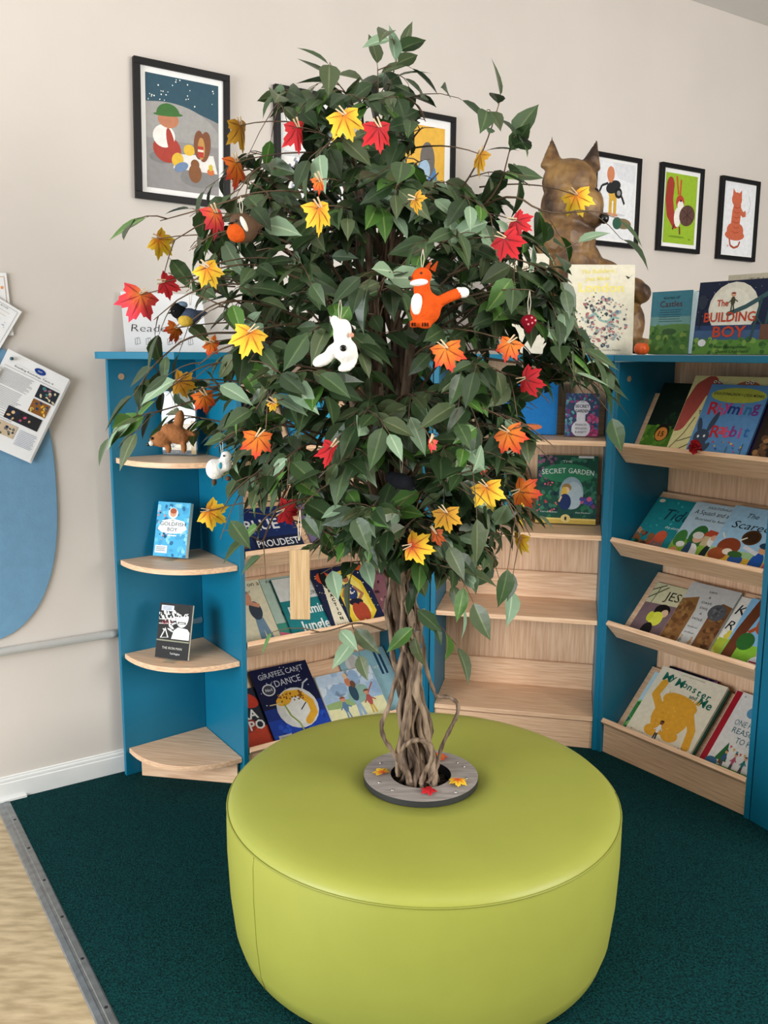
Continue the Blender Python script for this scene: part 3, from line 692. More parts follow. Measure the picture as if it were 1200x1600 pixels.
# a thick upright limb pair seen inside the crown
for px_, r0, r1 in (([(618, 900), (622, 780), (630, 660), (640, 560), (648, 470), (650, 380)], .016, .009), ([(612, 880), (585, 760), (556, 640), (540, 560), (530, 500)], .016, .010), ([(600, 860), (596, 700), (590, 560), (578, 420), (575, 300), (574, 190)], .013, .005)):
    pts = [at_depth(x, y, TY-.02+rn.uniform(-.02, .03)) for x, y in px_]; b = MB()
    b.tube(pts, [r0+(r1-r0)*i/(len(pts)-1) for i in range(len(pts))], 9); b.build('stem', m_bark, tree, smooth=True)
def smoothpts(p, it=2):
    for _ in range(it):
        q = [p[0]]
        for a, b in zip(p, p[1:]): q += [a*.75+b*.25, a*.25+b*.75]
        p = q+[p[-1]]
    return p
for pts, r in (([(648, 975, 2.11), (662, 1000, 2.10), (664, 1040, 2.10), (676, 1075, 2.12), (682, 1090, 2.12), (700, 1088, 2.12), (716, 1098, 2.12), (716, 1115, 2.12), (703, 1140, 2.13), (688, 1170, 2.13), (684, 1200, 2.13), (668, 1224, 2.11)], .0052),
               ([(634, 1000, 2.12), (622, 1050, 2.10), (612, 1085, 2.09), (606, 1110, 2.08), (595, 1130, 2.08), (598, 1152, 2.08), (612, 1172, 2.08), (626, 1195, 2.08), (642, 1222, 2.08)], .0058),
               ([(626, 1172, 2.09), (640, 1158, 2.07), (658, 1155, 2.06), (674, 1166, 2.06), (677, 1185, 2.06), (664, 1205, 2.07), (658, 1224, 2.08)], .0062),
               ([(655, 985, 2.08), (652, 1030, 2.08), (640, 1080, 2.07), (632, 1130, 2.08), (620, 1180, 2.09), (622, 1212, 2.1)], .0065)):
    w = smoothpts([at_depth(*p) for p in pts], 2); b = MB()
    b.tube(w, [r*(1+.16*math.sin(i*1.9)) for i in range(len(w))], 7); b.build('stem', m_bark, tree, smooth=True)
NLEAF = 0
def grow(path, r0, twigs, dens=1.0, droop=.45, t0=.3, L0=.074, pal=None, kind=('branch', 'foliage')):
    """a branch along path with side twigs; its leaves are one foliage piece"""
    global NLEAF
    k0 = int(len(path)*.35)
    for i in range(k0, len(path)):
        if not free(path[i], .0, CLEAR): path = path[:max(i, 3)]; break
    b = MB(); fo = MB(); n = len(path)
    b.tube(path, [r0*(1-.72*i/(n-1)) for i in range(n)], 6)
    def leaves(pts, step, first=.15):
        global NLEAF
        made = 0
        ln = sum((q-p).length for p, q in zip(pts, pts[1:])); k = max(2, int(ln/step*dens)); sgn = 1
        for j in range(k+1):
            t = first+(1-first)*j/k; x = t*(len(pts)-1); i = min(int(x), len(pts)-2); p = pts[i].lerp(pts[i+1], x-i)
            tg = (pts[i+1]-pts[i]).normalized(); sgn = -sgn
            a = axis(p.z); out = V((p.x-a.x, p.y-a.y, 0)); out = out.normalized() if out.length > .01 else V((0, -1, 0))
            sd = tg.cross(Z); sd = sd.normalized() if sd.length > .05 else V((rn.uniform(-1, 1), rn.uniform(-1, 1), 0)).normalized()
            d = tg*(.55 if j < k else 1.1)+sd*sgn*(.75 if j < k else .1)-Z*droop*rn.uniform(.5, 1.5)+V((rn.gauss(0, .3), rn.gauss(0, .3), rn.gauss(0, .22)))
            nr = out*rn.uniform(.35, 1.1)+Z*rn.uniform(.4, 1.1)+V((rn.gauss(0, .35), rn.gauss(0, .35), rn.gauss(0, .2)))
            L = L0*rn.uniform(.72, 1.2); d.normalize(); mid = p+d*L*.6
            if not (free(mid, L) and free(p+d*L, L)): continue
            pt = p+d*.008; b.tube([p, pt], .0007, 3)
            kk = rn.choices(range(5), pal or LW)[0]
            made += 1; leaf(fo, pt, d, nr, L, kk, rn.uniform(.42, .54), rn.uniform(.02, .34), rn.uniform(.04, .2)); NLEAF += 1
        return made
    for j in range(twigs):
        t = t0+(1-t0)*(j+.4)/twigs; x = t*(n-1); i = min(int(x), n-2); p = path[i].lerp(path[i+1], x-i); tg = (path[i+1]-path[i]).normalized()
        sd = tg.cross(Z); sd = sd.normalized() if sd.length > .05 else V((1, 0, 0))
        d = (tg*.7+sd*(1 if j % 2 else -1)*rn.uniform(.4, 1)+V((rn.gauss(0, .3), rn.gauss(0, .3), rn.gauss(.02, .3)))).normalized()
        ln = rn.uniform(.07, .15)*(1.15-.5*t); pts = [p+d*ln*s-Z*ln*.35*s*s for s in (0, .33, .67, 1)]
        if not free(pts[2], .02, CLEAR): continue
        if leaves(pts, .026) >= 1: b.tube(pts, [.0016, .0013, .001, .0008], 4)
    if leaves(path[int(n*.55):], .03, .1) == 0 and len(fo.f) < 30: return
    br = b.build(kind[0], m_twig, tree, smooth=True)
    if fo.f: fo.build(kind[1], LM, br, smooth=True)
def bez(a, m, c, n=10): return [a*(1-t)**2+m*2*t*(1-t)+c*t*t for t in [i/n for i in range(n+1)]]
NB = 94
zs0, zs1 = 1.03, 2.06
for i in range(NB):
    t = (i+.5)/NB; z = zs0+(zs1-zs0)*(t**1.02); phi = i*2.39996+rn.uniform(-.25, .25); k = rn.choice((1.0, .95, .84, .62))
    if math.sin(phi) > .35 and rn.random() < .18: continue
    R = reach(z, phi)*k-.005; a = axis(z); tip = V((a.x+R*math.cos(phi), a.y+R*math.sin(phi), z-.02))
    zb = max(.95, z-rn.uniform(.12, .30)-.12*R); s = axis(zb); s = s+V((.04*math.cos(phi), .04*math.sin(phi), 0))
    m = s.lerp(tip, .5)+Z*rn.uniform(.05, .13)+V((rn.gauss(0, .03), rn.gauss(0, .03), 0))
    grow(bez(s, m, tip), rn.uniform(.0035, .005), 8 if R > .2 else 6, dens=1.12, droop=rn.uniform(.3, .6))
# single sprigs that stand out of the outline
SPR = [([(590, 250, 2.15), (600, 170, 2.13), (612, 125, 2.12), (622, 84, 2.12)], 2, .8, 1), ([(560, 250, 2.15), (560, 170, 2.1), (520, 120, 2.08)], 3, 1, 1), ([(580, 260, 2.15), (592, 190, 2.12), (590, 105, 2.1)], 3, 1, 1),
       ([(690, 330, 2.1), (730, 285, 2.05), (760, 225, 2.02), (782, 155, 2.0)], 2, 1, .25), ([(720, 350, 2.1), (780, 300, 2.05), (800, 220, 2.03)], 2, .9, .4), ([(740, 330, 2.1), (800, 300, 2.0), (850, 335, 1.98), (925, 330, 1.97)], 3, .7, .5),
       ([(350, 470, 2.0), (280, 430, 1.95), (240, 440, 1.93), (200, 448, 1.92)], 2, .8, .5), ([(400, 520, 2.0), (300, 520, 1.93), (250, 560, 1.9), (225, 590, 1.9)], 3, .8, .5),
       ([(420, 600, 2.0), (320, 620, 1.92), (260, 640, 1.9), (212, 650, 1.9)], 3, .9, .6), ([(430, 690, 2.0), (330, 720, 1.9), (300, 705, 1.9), (290, 690, 1.9)], 2, .7, .6), ([(780, 500, 2.05), (860, 515, 1.95), (905, 545, 1.93), (930, 560, 1.92)], 3, .9, .6),
       ([(760, 560, 2.0), (830, 570, 1.95), (880, 575, 1.93), (905, 600, 1.92)], 3, .9, .6), ([(700, 700, 2.0), (760, 740, 1.9), (800, 790, 1.88), (815, 845, 1.88)], 3, .8, .5), ([(640, 860, 2.08), (670, 880, 2.0), (695, 885, 1.97), (715, 890, 1.96)], 2, .7, .4),
       ([(600, 985, 2.1), (560, 970, 2.0), (520, 985, 1.9), (485, 990, 1.85)], 2, .55, .3), ([(630, 940, 2.08), (645, 910, 2.04), (650, 960, 2.02), (648, 990, 2.0)], 1, .6, .3), ([(610, 880, 2.1), (585, 880, 2.05), (565, 870, 2.0), (548, 900, 1.98)], 2, .8, .6),
       ([(480, 330, 2.0), (400, 300, 1.95), (340, 320, 1.93), (250, 345, 1.92)], 3, .8, .5), ([(470, 260, 2.05), (420, 200, 2.0), (385, 190, 2.0), (345, 240, 2.0)], 3, .8, .3), ([(450, 760, 2.0), (420, 820, 1.92), (410, 850, 1.9), (400, 840, 1.9)], 2, .8, .5)]
SPR += [([(520, 700, 2.05), (430, 720, 1.9), (370, 760, 1.85), (345, 800, 1.83)], 4, 1, .3), ([(520, 640, 2.05), (400, 650, 1.9), (300, 660, 1.85), (262, 700, 1.83)], 4, 1, .3), ([(540, 760, 2.08), (470, 780, 1.9), (420, 800, 1.86), (395, 835, 1.85)], 4, 1, .3),
        ([(520, 580, 2.0), (400, 560, 1.9), (310, 570, 1.85), (262, 610, 1.83)], 4, 1, .3), ([(680, 640, 2.05), (760, 640, 1.9), (820, 660, 1.86), (868, 700, 1.85)], 4, 1, .3), ([(680, 560, 2.05), (780, 540, 1.95), (860, 570, 1.93), (915, 590, 1.92)], 4, 1, .3),
        ([(680, 700, 2.05), (740, 720, 1.95), (790, 745, 1.9), (832, 790, 1.9)], 4, 1, .3), ([(700, 480, 2.05), (800, 450, 1.95), (870, 470, 1.93), (905, 520, 1.92)], 4, 1, .3), ([(500, 480, 2.0), (400, 440, 1.95), (300, 450, 1.9), (240, 500, 1.9)], 4, 1, .35), ([(540, 220, 2.12), (480, 150, 2.08), (440, 140, 2.06), (432, 180, 2.05)], 4, 1, .4),
        ([(500, 360, 2.0), (420, 330, 1.95), (330, 340, 1.9), (265, 380, 1.9)], 4, .9, .35)]
SPR += [([(600, 760, 2.08), (580, 700, 1.95), (560, 690, 1.85), (545, 720, 1.8)], 4, 1.1, .3), ([(610, 720, 2.08), (600, 640, 1.95), (580, 630, 1.85), (560, 660, 1.8)], 4, 1.1, .3), ([(610, 740, 2.08), (500, 690, 1.92), (460, 700, 1.82), (440, 740, 1.8)], 4, 1.1, .3), ([(615, 780, 2.08), (680, 700, 1.95), (720, 690, 1.85), (740, 730, 1.8)], 4, 1.1, .3),
        ([(620, 820, 2.08), (600, 770, 1.98), (580, 790, 1.92), (575, 830, 1.9)], 4, 1.1, .3), ([(625, 820, 2.08), (650, 760, 1.98), (670, 770, 1.92), (672, 800, 1.9)], 4, 1.1, .3), ([(600, 640, 2.05), (480, 590, 1.9), (430, 590, 1.8), (400, 640, 1.78)], 4, 1.1, .3), ([(620, 640, 2.05), (700, 610, 1.9), (730, 620, 1.82), (745, 660, 1.8)], 4, 1.1, .3)]
SPR += [([(480, 440, 2.0), (400, 410, 1.9), (330, 420, 1.83), (285, 450, 1.82)], 5, 1.1, .3), ([(480, 500, 2.0), (400, 470, 1.88), (340, 470, 1.82), (300, 500, 1.8)], 5, 1.1, .3), ([(500, 560, 2.0), (420, 530, 1.88), (350, 540, 1.8), (310, 570, 1.8)], 5, 1.1, .3), ([(500, 620, 2.0), (420, 610, 1.9), (340, 600, 1.82), (290, 615, 1.8)], 5, 1.1, .3),
        ([(510, 680, 2.02), (430, 660, 1.9), (370, 670, 1.82), (335, 700, 1.8)], 5, 1.1, .3), ([(520, 740, 2.05), (450, 740, 1.92), (400, 745, 1.85), (372, 775, 1.83)], 5, 1.1, .3), ([(480, 390, 2.0), (400, 360, 1.92), (340, 360, 1.86), (300, 390, 1.85)], 5, 1.1, .3),
        ([(700, 430, 2.05), (780, 400, 1.95), (830, 410, 1.9), (868, 440, 1.9)], 5, 1.1, .3), ([(700, 520, 2.05), (780, 490, 1.95), (840, 500, 1.9), (880, 540, 1.9)], 5, 1.1, .3), ([(690, 600, 2.05), (770, 580, 1.95), (820, 590, 1.9), (860, 630, 1.9)], 5, 1.1, .3), ([(690, 660, 2.05), (750, 660, 1.95), (800, 670, 1.9), (835, 710, 1.9)], 5, 1.1, .3),
        ([(480, 300, 2.05), (430, 260, 2.0), (400, 260, 1.98), (372, 300, 1.97)], 4, 1.1, .3), ([(640, 260, 2.1), (690, 300, 2.0), (740, 310, 1.95), (770, 340, 1.94)], 4, 1.1, .3), ([(560, 200, 2.12), (520, 160, 2.08), (490, 150, 2.06), (470, 170, 2.05)], 4, 1.1, .3), ([(600, 200, 2.12), (630, 150, 2.1), (650, 160, 2.08), (665, 190, 2.08)], 3, 1, .3)]
for pts, tw, dens, t0 in SPR:
    path = smoothpts([at_depth(*p) for p in pts], 2)
    pal = [.15, .2, .15, .22, .28] if pts[-1][1] > 840 else None
    CLEAR_ON = pts[-1][1] < 840 or pts[-1][0] > 900
    grow(path, .0032, tw, dens=dens, droop=.3, t0=min(t0, .6), L0=.08, pal=pal, kind=('sprig', 'leaves'))
for h in HANG:      # the twig each leaf or ornament hangs from
    a = axis(h.z+.03); d = V((a.x-h.x, a.y-h.y, 0)); L = min(.22, d.length*.6); d = d.normalized() if d.length > .01 else V((0, 1, 0))
    e = h+d*L+Z*rn.uniform(-.03, .04); m = h.lerp(e, .45)+Z*rn.uniform(.01, .03)
    b = MB(); b.tube([h-d*.012-Z*.004]+bez(h+Z*.001, m, e, 5), [.0008, .0011, .0013, .0015, .0017, .0019, .0021], 5); b.build('twig', m_twig, tree, smooth=True)
# ------------------------------------------------------------------ pictures on the wall
m_black = mat('black_frame', '0B0A0C', rough=.5, noise=.08, spec=.25)
def picture(s, z0, w, h, label, art, tiltdeg=0, mount=.1, off=0.0):
    c = wp(s+w/2, z0+h/2, .004+off); a = math.radians(tiltdeg); r = (WD*math.cos(a)+Z*math.sin(a)); u = (Z*math.cos(a)-WD*math.sin(a))
    o = c-r*w/2-u*h/2; root = thing('framed_picture', label, 'picture', c, 'framed prints on the wall')
    fw, d = .021, .02; b = MB()
    b.box(o, r*w, u*fw, WN*d); b.box(o+u*(h-fw), r*w, u*fw, WN*d); b.box(o+u*fw, r*fw, u*(h-2*fw), WN*d); b.box(o+u*fw+r*(w-fw), r*fw, u*(h-2*fw), WN*d)
    b.build('frame', m_black, root, bevel=.001)
    b = MB(); b.box(o+r*fw+u*fw+WN*.002, r*(w-2*fw), u*(h-2*fw), WN*.007); b.build('mount', mat('white_mount', 'ECEBE9', rough=.7, noise=.02), root)
    iw, ih = w-2*fw, h-2*fw; mx = mount*.33
    A = Art(o+r*(fw+mx*iw)+u*(fw+mount*.33*iw)+WN*.0095, r*(iw*(1-2*mx)), u*(ih-2*mount*.33*iw)); art(A); A.build(root, 'print', 'print_lettering')
def a_moon(a):      # a plain night picnic stand-in
    a.rect(0, 0, 1, 1, '8E8B8A'); a.poly([(0, 1), (1, 1), (1, .66)]+[(1-i/12, .66+.10*math.sin(i/12*2.0)) for i in range(13)], '2F4F5E')
    a.dots(26, (.03, .76, .97, .98), .006, ['F4F2E8'], 4); a.ell(.3, .44, .75, .33, '9D9B98', 0, 24, 0, 180)
    a.ell(.2, .28, .16, .05, '7C7A7A'); a.ell(.8, .16, .35, .1, '7F7D7C', 8)
    a.poly([(.4, .33), (.92, .36), (.98, .2), (.36, .2)], 'DEDBD6'); a.ell(.28, .36, .19, .12, 'A63C30', -12); a.ell(.24, .47, .15, .1, 'E7E2DC', 10)
    a.ell(.33, .42, .05, .13, 'A63C30', 12); a.ell(.3, .62, .14, .075, 'B7795A'); a.ell(.3, .66, .16, .1, '3E6B34', 4, 20, 0, 180); a.ell(.3, .665, .2, .018, '3E6B34', 5)
    a.ell(.42, .28, .09, .055, 'D9B13A', 65); a.ell(.58, .38, .08, .05, 'D9B13A', 10)
    a.ell(.72, .44, .075, .13, '7A4C32'); a.ell(.8, .43, .08, .14, '7A4C32', -8); a.ell(.75, .41, .05, .1, 'BA8A4B'); a.rect(.7, .33, .78, .43, 'B33A2E'); a.rect(.7, .38, .78, .4, 'E9D9C4')
    a.ell(.66, .18, .09, .085, '80512F'); a.ell(.66, .26, .06, .045, '80512F'); a.ell(.47, .22, .1, .04, '6D84A6', 25); a.ell(.88, .21, .05, .03, 'C96A3A'); a.ell(.88, .25, .03, .03, 'C9B23A')
picture(.125, 1.985, .332, .437, 'large black-framed night scene with a green dome and red shape, farthest left on the wall', a_moon, -1.2, .18)
def a_sketch(a):
    a.rect(0, 0, 1, 1, 'E6E5E3'); a.rect(.03, .45, .97, .5, 'C9CACB'); a.ell(.35, .3, .25, .1, '8C92A8'); a.dots(40, (.1, .1, .9, .45), .02, ['8A90A0', '6B7286', 'B7BAC4'], 8); a.ell(.4, .75, .1, .05, 'B5B9B6')
picture(.632, 1.99, .32, .43, 'black-framed pale print half hidden by the left side of the tree top', a_sketch, 0, .1)
def a_yellow(a):
    a.rect(0, 0, 1, 1, 'E0AE45'); a.ell(.6, .35, .24, .3, '4F7FAE'); a.ell(.62, .62, .16, .2, '6B6661'); a.ell(.56, .5, .12, .12, '9FB9CF'); a.line([(.1, .2), (.5, .08), (.9, .2)], .04, 'B98432'); a.ell(.7, .2, .1, .2, '3D6590')
picture(1.115, 1.99, .32, .43, 'black-framed yellow print with a blue shape, behind the top right of the tree', a_yellow, 0, .3)
def a_girl(a):
    a.rect(0, 0, 1, 1, 'E2E3E6'); a.poly([(.35, 1), (.55, .8), (1, .75), (1, 1)], 'D7D8DC'); a.ell(.45, .33, .32, .02, 'C9CACE')
    a.rect(.32, .34, .4, .6, 'CDA23C'); a.rect(.44, .33, .52, .6, 'CDA23C'); a.ell(.42, .63, .13, .13, 'D0A545'); a.ell(.42, .68, .2, .08, '27272A', 20); a.ell(.34, .84, .1, .1, 'C9805A'); a.ell(.34, .78, .07, .05, 'C9805A')
    a.line([(.28, .72), (.12, .68), (.06, .6)], .03, '27272A'); a.line([(.5, .66), (.66, .56), (.74, .46)], .035, '27272A'); a.ell(.56, .61, .1, .07, '1F1F22'); a.ell(.57, .61, .05, .035, '8F8F92'); a.ell(.75, .45, .04, .03, 'E9E9E9')
    a.ell(.34, .33, .09, .018, 'C98F6C'); a.ell(.48, .32, .09, .018, 'C98F6C'); a.ell(.72, .22, .22, .07, '7B6A4E'); a.ell(.56, .22, .12, .08, '2E5A46', 15)
picture(2.22, 1.985, .31, .405, 'black-framed print of a figure carrying a black cat, right beside the bear', a_girl, 0, .12)
def a_squirrel(a):
    a.rect(0, 0, 1, 1, '94B52F'); a.ell(.42, .1, .26, .015, '6E8F22'); a.line([(.16, .84), (.14, .62), (.2, .42), (.36, .3)], .17, 'A03A2E'); a.ell(.16, .86, .1, .08, 'A03A2E')
    a.line([(.34, .96), (.42, .7)], .035, 'C2502F'); a.line([(.48, .92), (.47, .7)], .035, 'C2502F'); a.ell(.48, .6, .13, .1, 'B5452F'); a.ell(.5, .55, .1, .07, 'ECE5DC'); a.ell(.5, .62, .025, .018, '1B1B1B')
    a.ell(.42, .38, .11, .14, 'ECE5DC'); a.ell(.72, .42, .25, .15, '5C4038', 20); a.line([(.55, .5), (.9, .36)], .012, '39251F'); a.line([(.6, .36), (.86, .5)], .012, '39251F'); a.line([(.72, .28), (.74, .56)], .012, '39251F')
    a.line([(.34, .28), (.28, .2)], .03, '6A2A22'); a.line([(.5, .25), (.52, .14)], .03, '6A2A22'); a.text('Riki', .84, .08, .022, '4B5A1C')
picture(2.672, 1.99, .312, .405, 'black-framed lime green print of a red squirrel holding a nutshell', a_squirrel, 0, .2)
def a_cat(a):
    c = 'C46446'; a.rect(0, 0, 1, 1, 'E4E5E8'); a.poly([(.22, .26), (.28, .45), (.3, .62), (.34, .72), (.56, .72), (.58, .6), (.56, .45), (.64, .26)], c); a.ell(.42, .28, .31, .075, c); a.ell(.3, .34, .14, .1, c); a.ell(.56, .34, .13, .1, c)
    a.ell(.42, .78, .16, .1, c); a.poly([(.28, .81), (.29, .93), (.39, .86)], c); a.poly([(.47, .86), (.56, .92), (.57, .81)], c); a.poly([(.5, .72), (.64, .62), (.72, .64), (.74, .56), (.64, .54), (.52, .6)], c)
    a.line([(.26, .22), (.3, .13), (.42, .1), (.55, .13), (.6, .2)], .03, 'A5492F'); a.line([(.72, .58), (.84, .64), (.86, .76), (.78, .86)], .012, 'BFC3C8')
    for k in range(6): a.line([(.34, .68-k*.07), (.44, .66-k*.07), (.54, .68-k*.07)], .01, 'A5492F')
    a.text('W', .22, .12, .03, c)
picture(3.128, 1.978, .31, .405, 'black-framed print of an orange cat seen from behind, farthest right', a_cat, 0, .06)

# ------------------------------------------------------------------ board and papers at the left edge
b = MB(); cs, cz = -.455, 1.045
pts = []
for i in range(56):
    a = 2*math.pi*i/56; x, y = math.cos(a), math.sin(a); e = 2/2.45
    pts.append((cs+.272*math.copysign(abs(x)**e, x), cz+.49*math.copysign(abs(y)**e, y)))
b.hexa([wp(s, z, .0005) for s, z in pts], [wp(s, z, .009) for s, z in pts])
tag(b.build('display_board', mat('board_blue', '6893B2', rough=.75, noise=.04, scale=30, bump=.1, bscale=160), base=wp(cs, cz, 0), bevel=.001), 'rounded mid-blue board on the left wall under the pinned papers', 'board')
def paper(tl, w, h, deg, label, art, off, name='paper', sheets=1, pin=None):
    a = math.radians(deg); r = WD*math.cos(a)+Z*math.sin(a); u = Z*math.cos(a)-WD*math.sin(a)
    o = wp(*tl, off)-u*h; root = thing(name, label, 'paper', o+r*w/2+u*h/2)
    b = MB()
    for i in range(sheets): b.box(o-WN*.0012*(i+1)-u*.002*i+r*.0025*i, r*w, u*h, WN*.0009)
    b.build('sheet', mat('white_paper', 'E9E9EA', rough=.8, noise=.02), root)
    A = Art(o, r*w, u*h); art(A); A.build(root, 'drawing', 'lettering')
    if pin:
        c = o+r*w*pin[0]+u*h*pin[1]; b = MB(); b.tube([c, c+WN*.006], .005, 10); b.ball(c+WN*.008, .0055, nu=10, nv=6); b.build('push_pin', mat('pin_teal', '1F4A55', rough=.3, noise=.02), root, smooth=True)
def a_news(a):
    a.ell(.56, .93, .09, .033, '1E3F8A'); a.text('READ', .56, .93, .014, 'E6E6EA'); a.line([(.2, .895), (.7, .895)], .0015, '9A9AA0'); a.text('Reading Roundup, Term 4', .5, .865, .02, '3A3A40', w=.62)
    a.line([(.05, .835), (.95, .835)], .0025, '55555A')
    a.lines(.06, .56, .64, .8, 12, '8A8A90', .004); a.lines(.06, .52, .42, .61, 12, '8A8A90', .004, 5); a.lines(.06, .5, .3, .4, 5, '8A8A90', .004, 6)
    for x0, y0, x1, y1, cs_ in ((.64, .66, .96, .81, ['3E7B83', 'A8576B', '2A2F38', 'D8C9A8']), (.64, .49, .92, .64, ['D9A92E', '23406A', '8A5A2E', 'E2C46A']), (.36, .32, .9, .46, ['23304A', 'C14F6A', '2B2B2E', 'D8B48A']), (.3, .14, .62, .28, ['3E5A34', '23304A', 'C9B49A', '6E6E70'])):
        a.rect(x0, y0, x1, y1, cs_[2]); a.dots(16, (x0+.02, y0+.015, x1-.02, y1-.015), .018, cs_, int(x0*99+y0*31))
    a.lines(.66, .95, .1, .26, 10, '7C8AA8', .004, 7)
paper((-.308, 1.496), .205, .292, -28, 'stapled newsletter with four colour photographs, pinned slantwise over the blue board', a_news, .028, 'newsletter', 4, (.1, .92))
def a_draw(a):
    a.line([(.06, .06), (.94, .06), (.94, .94), (.06, .94), (.06, .06)], .006, '8A8A8E'); a.text('My favourite book', .45, .9, .035, '6A6A70', w=.6); a.lines(.12, .85, .74, .82, 2, 'B9A98C', .006)
    a.ell(.4, .28, .27, .13, 'D89A6A', -8); a.ell(.42, .3, .2, .08, 'E2AE82', -8); a.line([(.15, .7), (.2, .5), (.27, .68), (.32, .5), (.38, .68), (.45, .52), (.5, .66)], .01, 'A6A6AC'); a.dots(12, (.55, .45, .85, .7), .012, ['C9CFDC', 'A8B4CC'], 3)
paper((-.385, 1.69), .15, .15, -32, 'drawing of an orange creature pinned just above the newsletter', a_draw, .014, 'drawing')
def a_draw2(a): a.lines(.1, .9, .2, .5, 6, 'B8A9C4', .01); a.ell(.5, .7, .3, .15, 'C8B9D8')
paper((-.44, 1.49), .12, .15, -28, 'pale lilac sheet overlapping the left side of the newsletter', a_draw2, .036, 'drawing')
def a_draw3(a): a.line([(.06, .06), (.94, .06), (.94, .94), (.06, .94), (.06, .06)], .01, 'C7A080'); a.dots(14, (.3, .2, .9, .8), .04, ['E29A6A', 'F0C4A0'], 2)
paper((-.435, 1.72), .14, .19, 3, 'white drawing with orange marks at the very left, above the other papers', a_draw3, .008, 'drawing')
# ------------------------------------------------------------------ books on the tilted shelves
def on_tilt(U, row, u0, w, h, t0, th, label, cover, art, ang=44, rz=0, **k):
    o, up, nn = tilt(U, LIP[row], ang); base = o+U.u*u0+up*(.012 if ang > 50 else .0025)+nn*(t0+th)
    r, u = U.u*w, up*h
    if rz:
        R = Matrix.Rotation(math.radians(rz), 3, nn); r, u = R @ r, R @ u
    return make_book(label, base, r, u, th, cover, art, **k)
G4 = 'picture books on the right bookcase'
def person(a, x, y, s, top, legs, skin='D9A583', hair='5A4030'):
    a.line([(x-.02*s, y), (x-.015*s, y+.16*s)], .03*s, legs); a.line([(x+.04*s, y), (x+.015*s, y+.16*s)], .03*s, legs); a.ell(x, y+.24*s, .045*s, .1*s, top)
    a.line([(x, y+.3*s), (x+.1*s, y+.22*s)], .022*s, top); a.line([(x, y+.3*s), (x-.09*s, y+.2*s)], .022*s, top); a.ell(x, y+.38*s, .045*s, .045*s, skin); a.ell(x, y+.4*s, .048*s, .035*s, hair, 0, 14, 0, 180)
# row 1
def a_green(a):
    a.rect(0, 0, 1, .42, '4E7A22'); a.dots(60, (0, .1, 1, .42), .03, ['3C6A1C', '5F8E2C', '7BA03A'], 3); a.dots(40, (0, 0, 1, .1), .015, ['C9A83A', '8A7A2A', '5A5A22'], 4); a.dots(30, (.3, .4, 1, .6), .03, ['15301C', '1B3A22'], 6)
    a.text('GREAT BIG', .62, .74, .07, '24382A', w=.6); a.ell(.34, .33, .13, .12, '20180F'); a.ell(.34, .31, .11, .09, 'D98A3A'); a.text('15', .34, .31, .07, '20180F', bold=.02)
on_tilt(UD, 3, .048, .22, .296, .0, .009, 'dark green picture book with an orange 15 badge, top shelf of the right bookcase', '122018', a_green, 60, group=G4)
def a_worm(a):
    a.line([(.02, .42), (.1, .62), (.16, .84), (.24, .9)], .2, 'B5534A'); a.ell(.26, .86, .17, .1, 'B5534A'); a.ell(.74, .82, .2, .13, 'C9744F'); a.line([(.58, .8), (.6, .5)], .1, 'C9744F')
    for x in (.3, .36, .72, .78): a.ell(x, .93, .022, .018, 'F5F2EA'); a.ell(x, .93, .01, .009, '1A1A1A')
    a.text('THE', .3, .56, .045, '2A2A2A'); a.line([(.02, .1), (.15, .3), (.22, .5)], .008, '3A3A30'); a.line([(.05, .05), (.3, .2), (.4, .38)], .008, '3A3A30'); a.line([(.1, .2), (.3, .28)], .008, '3A3A30'); a.ell(.2, .03, .2, .04, 'C46A4A')
on_tilt(UD, 3, .176, .29, .322, .0118, .009, 'cream picture book with two big red worms, behind the blue rabbit book', 'E9DFA2', a_worm, 60, group=G4)
def a_rhym(a):
    a.ell(.52, .86, .46, .1, 'B7BE4C'); a.text('JULIA DONALDSON + LYDIA MONKS', .52, .865, .035, '2A2A30', w=.84, rot=-2, bold=.015)
    cols = ['C22E3C', 'D8517E', 'C2408A', '28408A', 'D8517E', '3A78B0', '7A3A8A']
    for i, ch in enumerate('Rhyming'): a.text(ch, .2+i*.115, .68-(.015 if i % 2 else 0), .17 if i == 0 else .15, cols[i], rot=4*(-1)**i, bold=.018)
    for i, ch in enumerate('Rabbit'): a.text(ch, .38+i*.1, .38+(.015 if i % 2 else 0), .16 if i == 0 else .14, ['C22E3C', 'E04A5A', 'D8517E', '8A3A8A', 'C2408A', '2F6FB0'][i], rot=3*(-1)**i, bold=.018)
    a.rect(0, 0, 1, .1, '5FA06A'); a.ell(.17, .1, .15, .19, '3B4A60'); a.ell(.17, .3, .13, .1, '3B4A60'); a.ell(.08, .44, .04, .11, '3B4A60', 18); a.ell(.28, .5, .045, .14, '3B4A60', -14); a.ell(.3, .16, .04, .08, '3B4A60', -30)
    a.ell(.12, .3, .018, .018, 'F2F2F2'); a.ell(.22, .31, .018, .018, 'F2F2F2'); a.ell(.86, .05, .12, .07, 'E0D63A'); a.dots(14, (.4, .12, .9, .28), .012, ['D84A5A', '2F5FA0', 'E8C23A'], 5)
    a.ell(.6, .06, .04, .03, 'B5503A'); a.line([(.66, .06), (.66, .2)], .008, '2E6A3A'); a.line([(.9, .12), (.9, .25)], .008, '2E6A3A')
on_tilt(UD, 3, .262, .222, .285, .0235, .008, 'sky blue picture book with a grey rabbit, its title in mixed coloured letters', '5E92C8', a_rhym, 60, group=G4)
def a_brown(a): a.dots(50, (.1, .02, .98, .6), .04, ['6A4A30', '8A6038', '3A2A20', 'A87A4A'], 4); a.text('The', .3, .8, .06, 'E2D2B0')
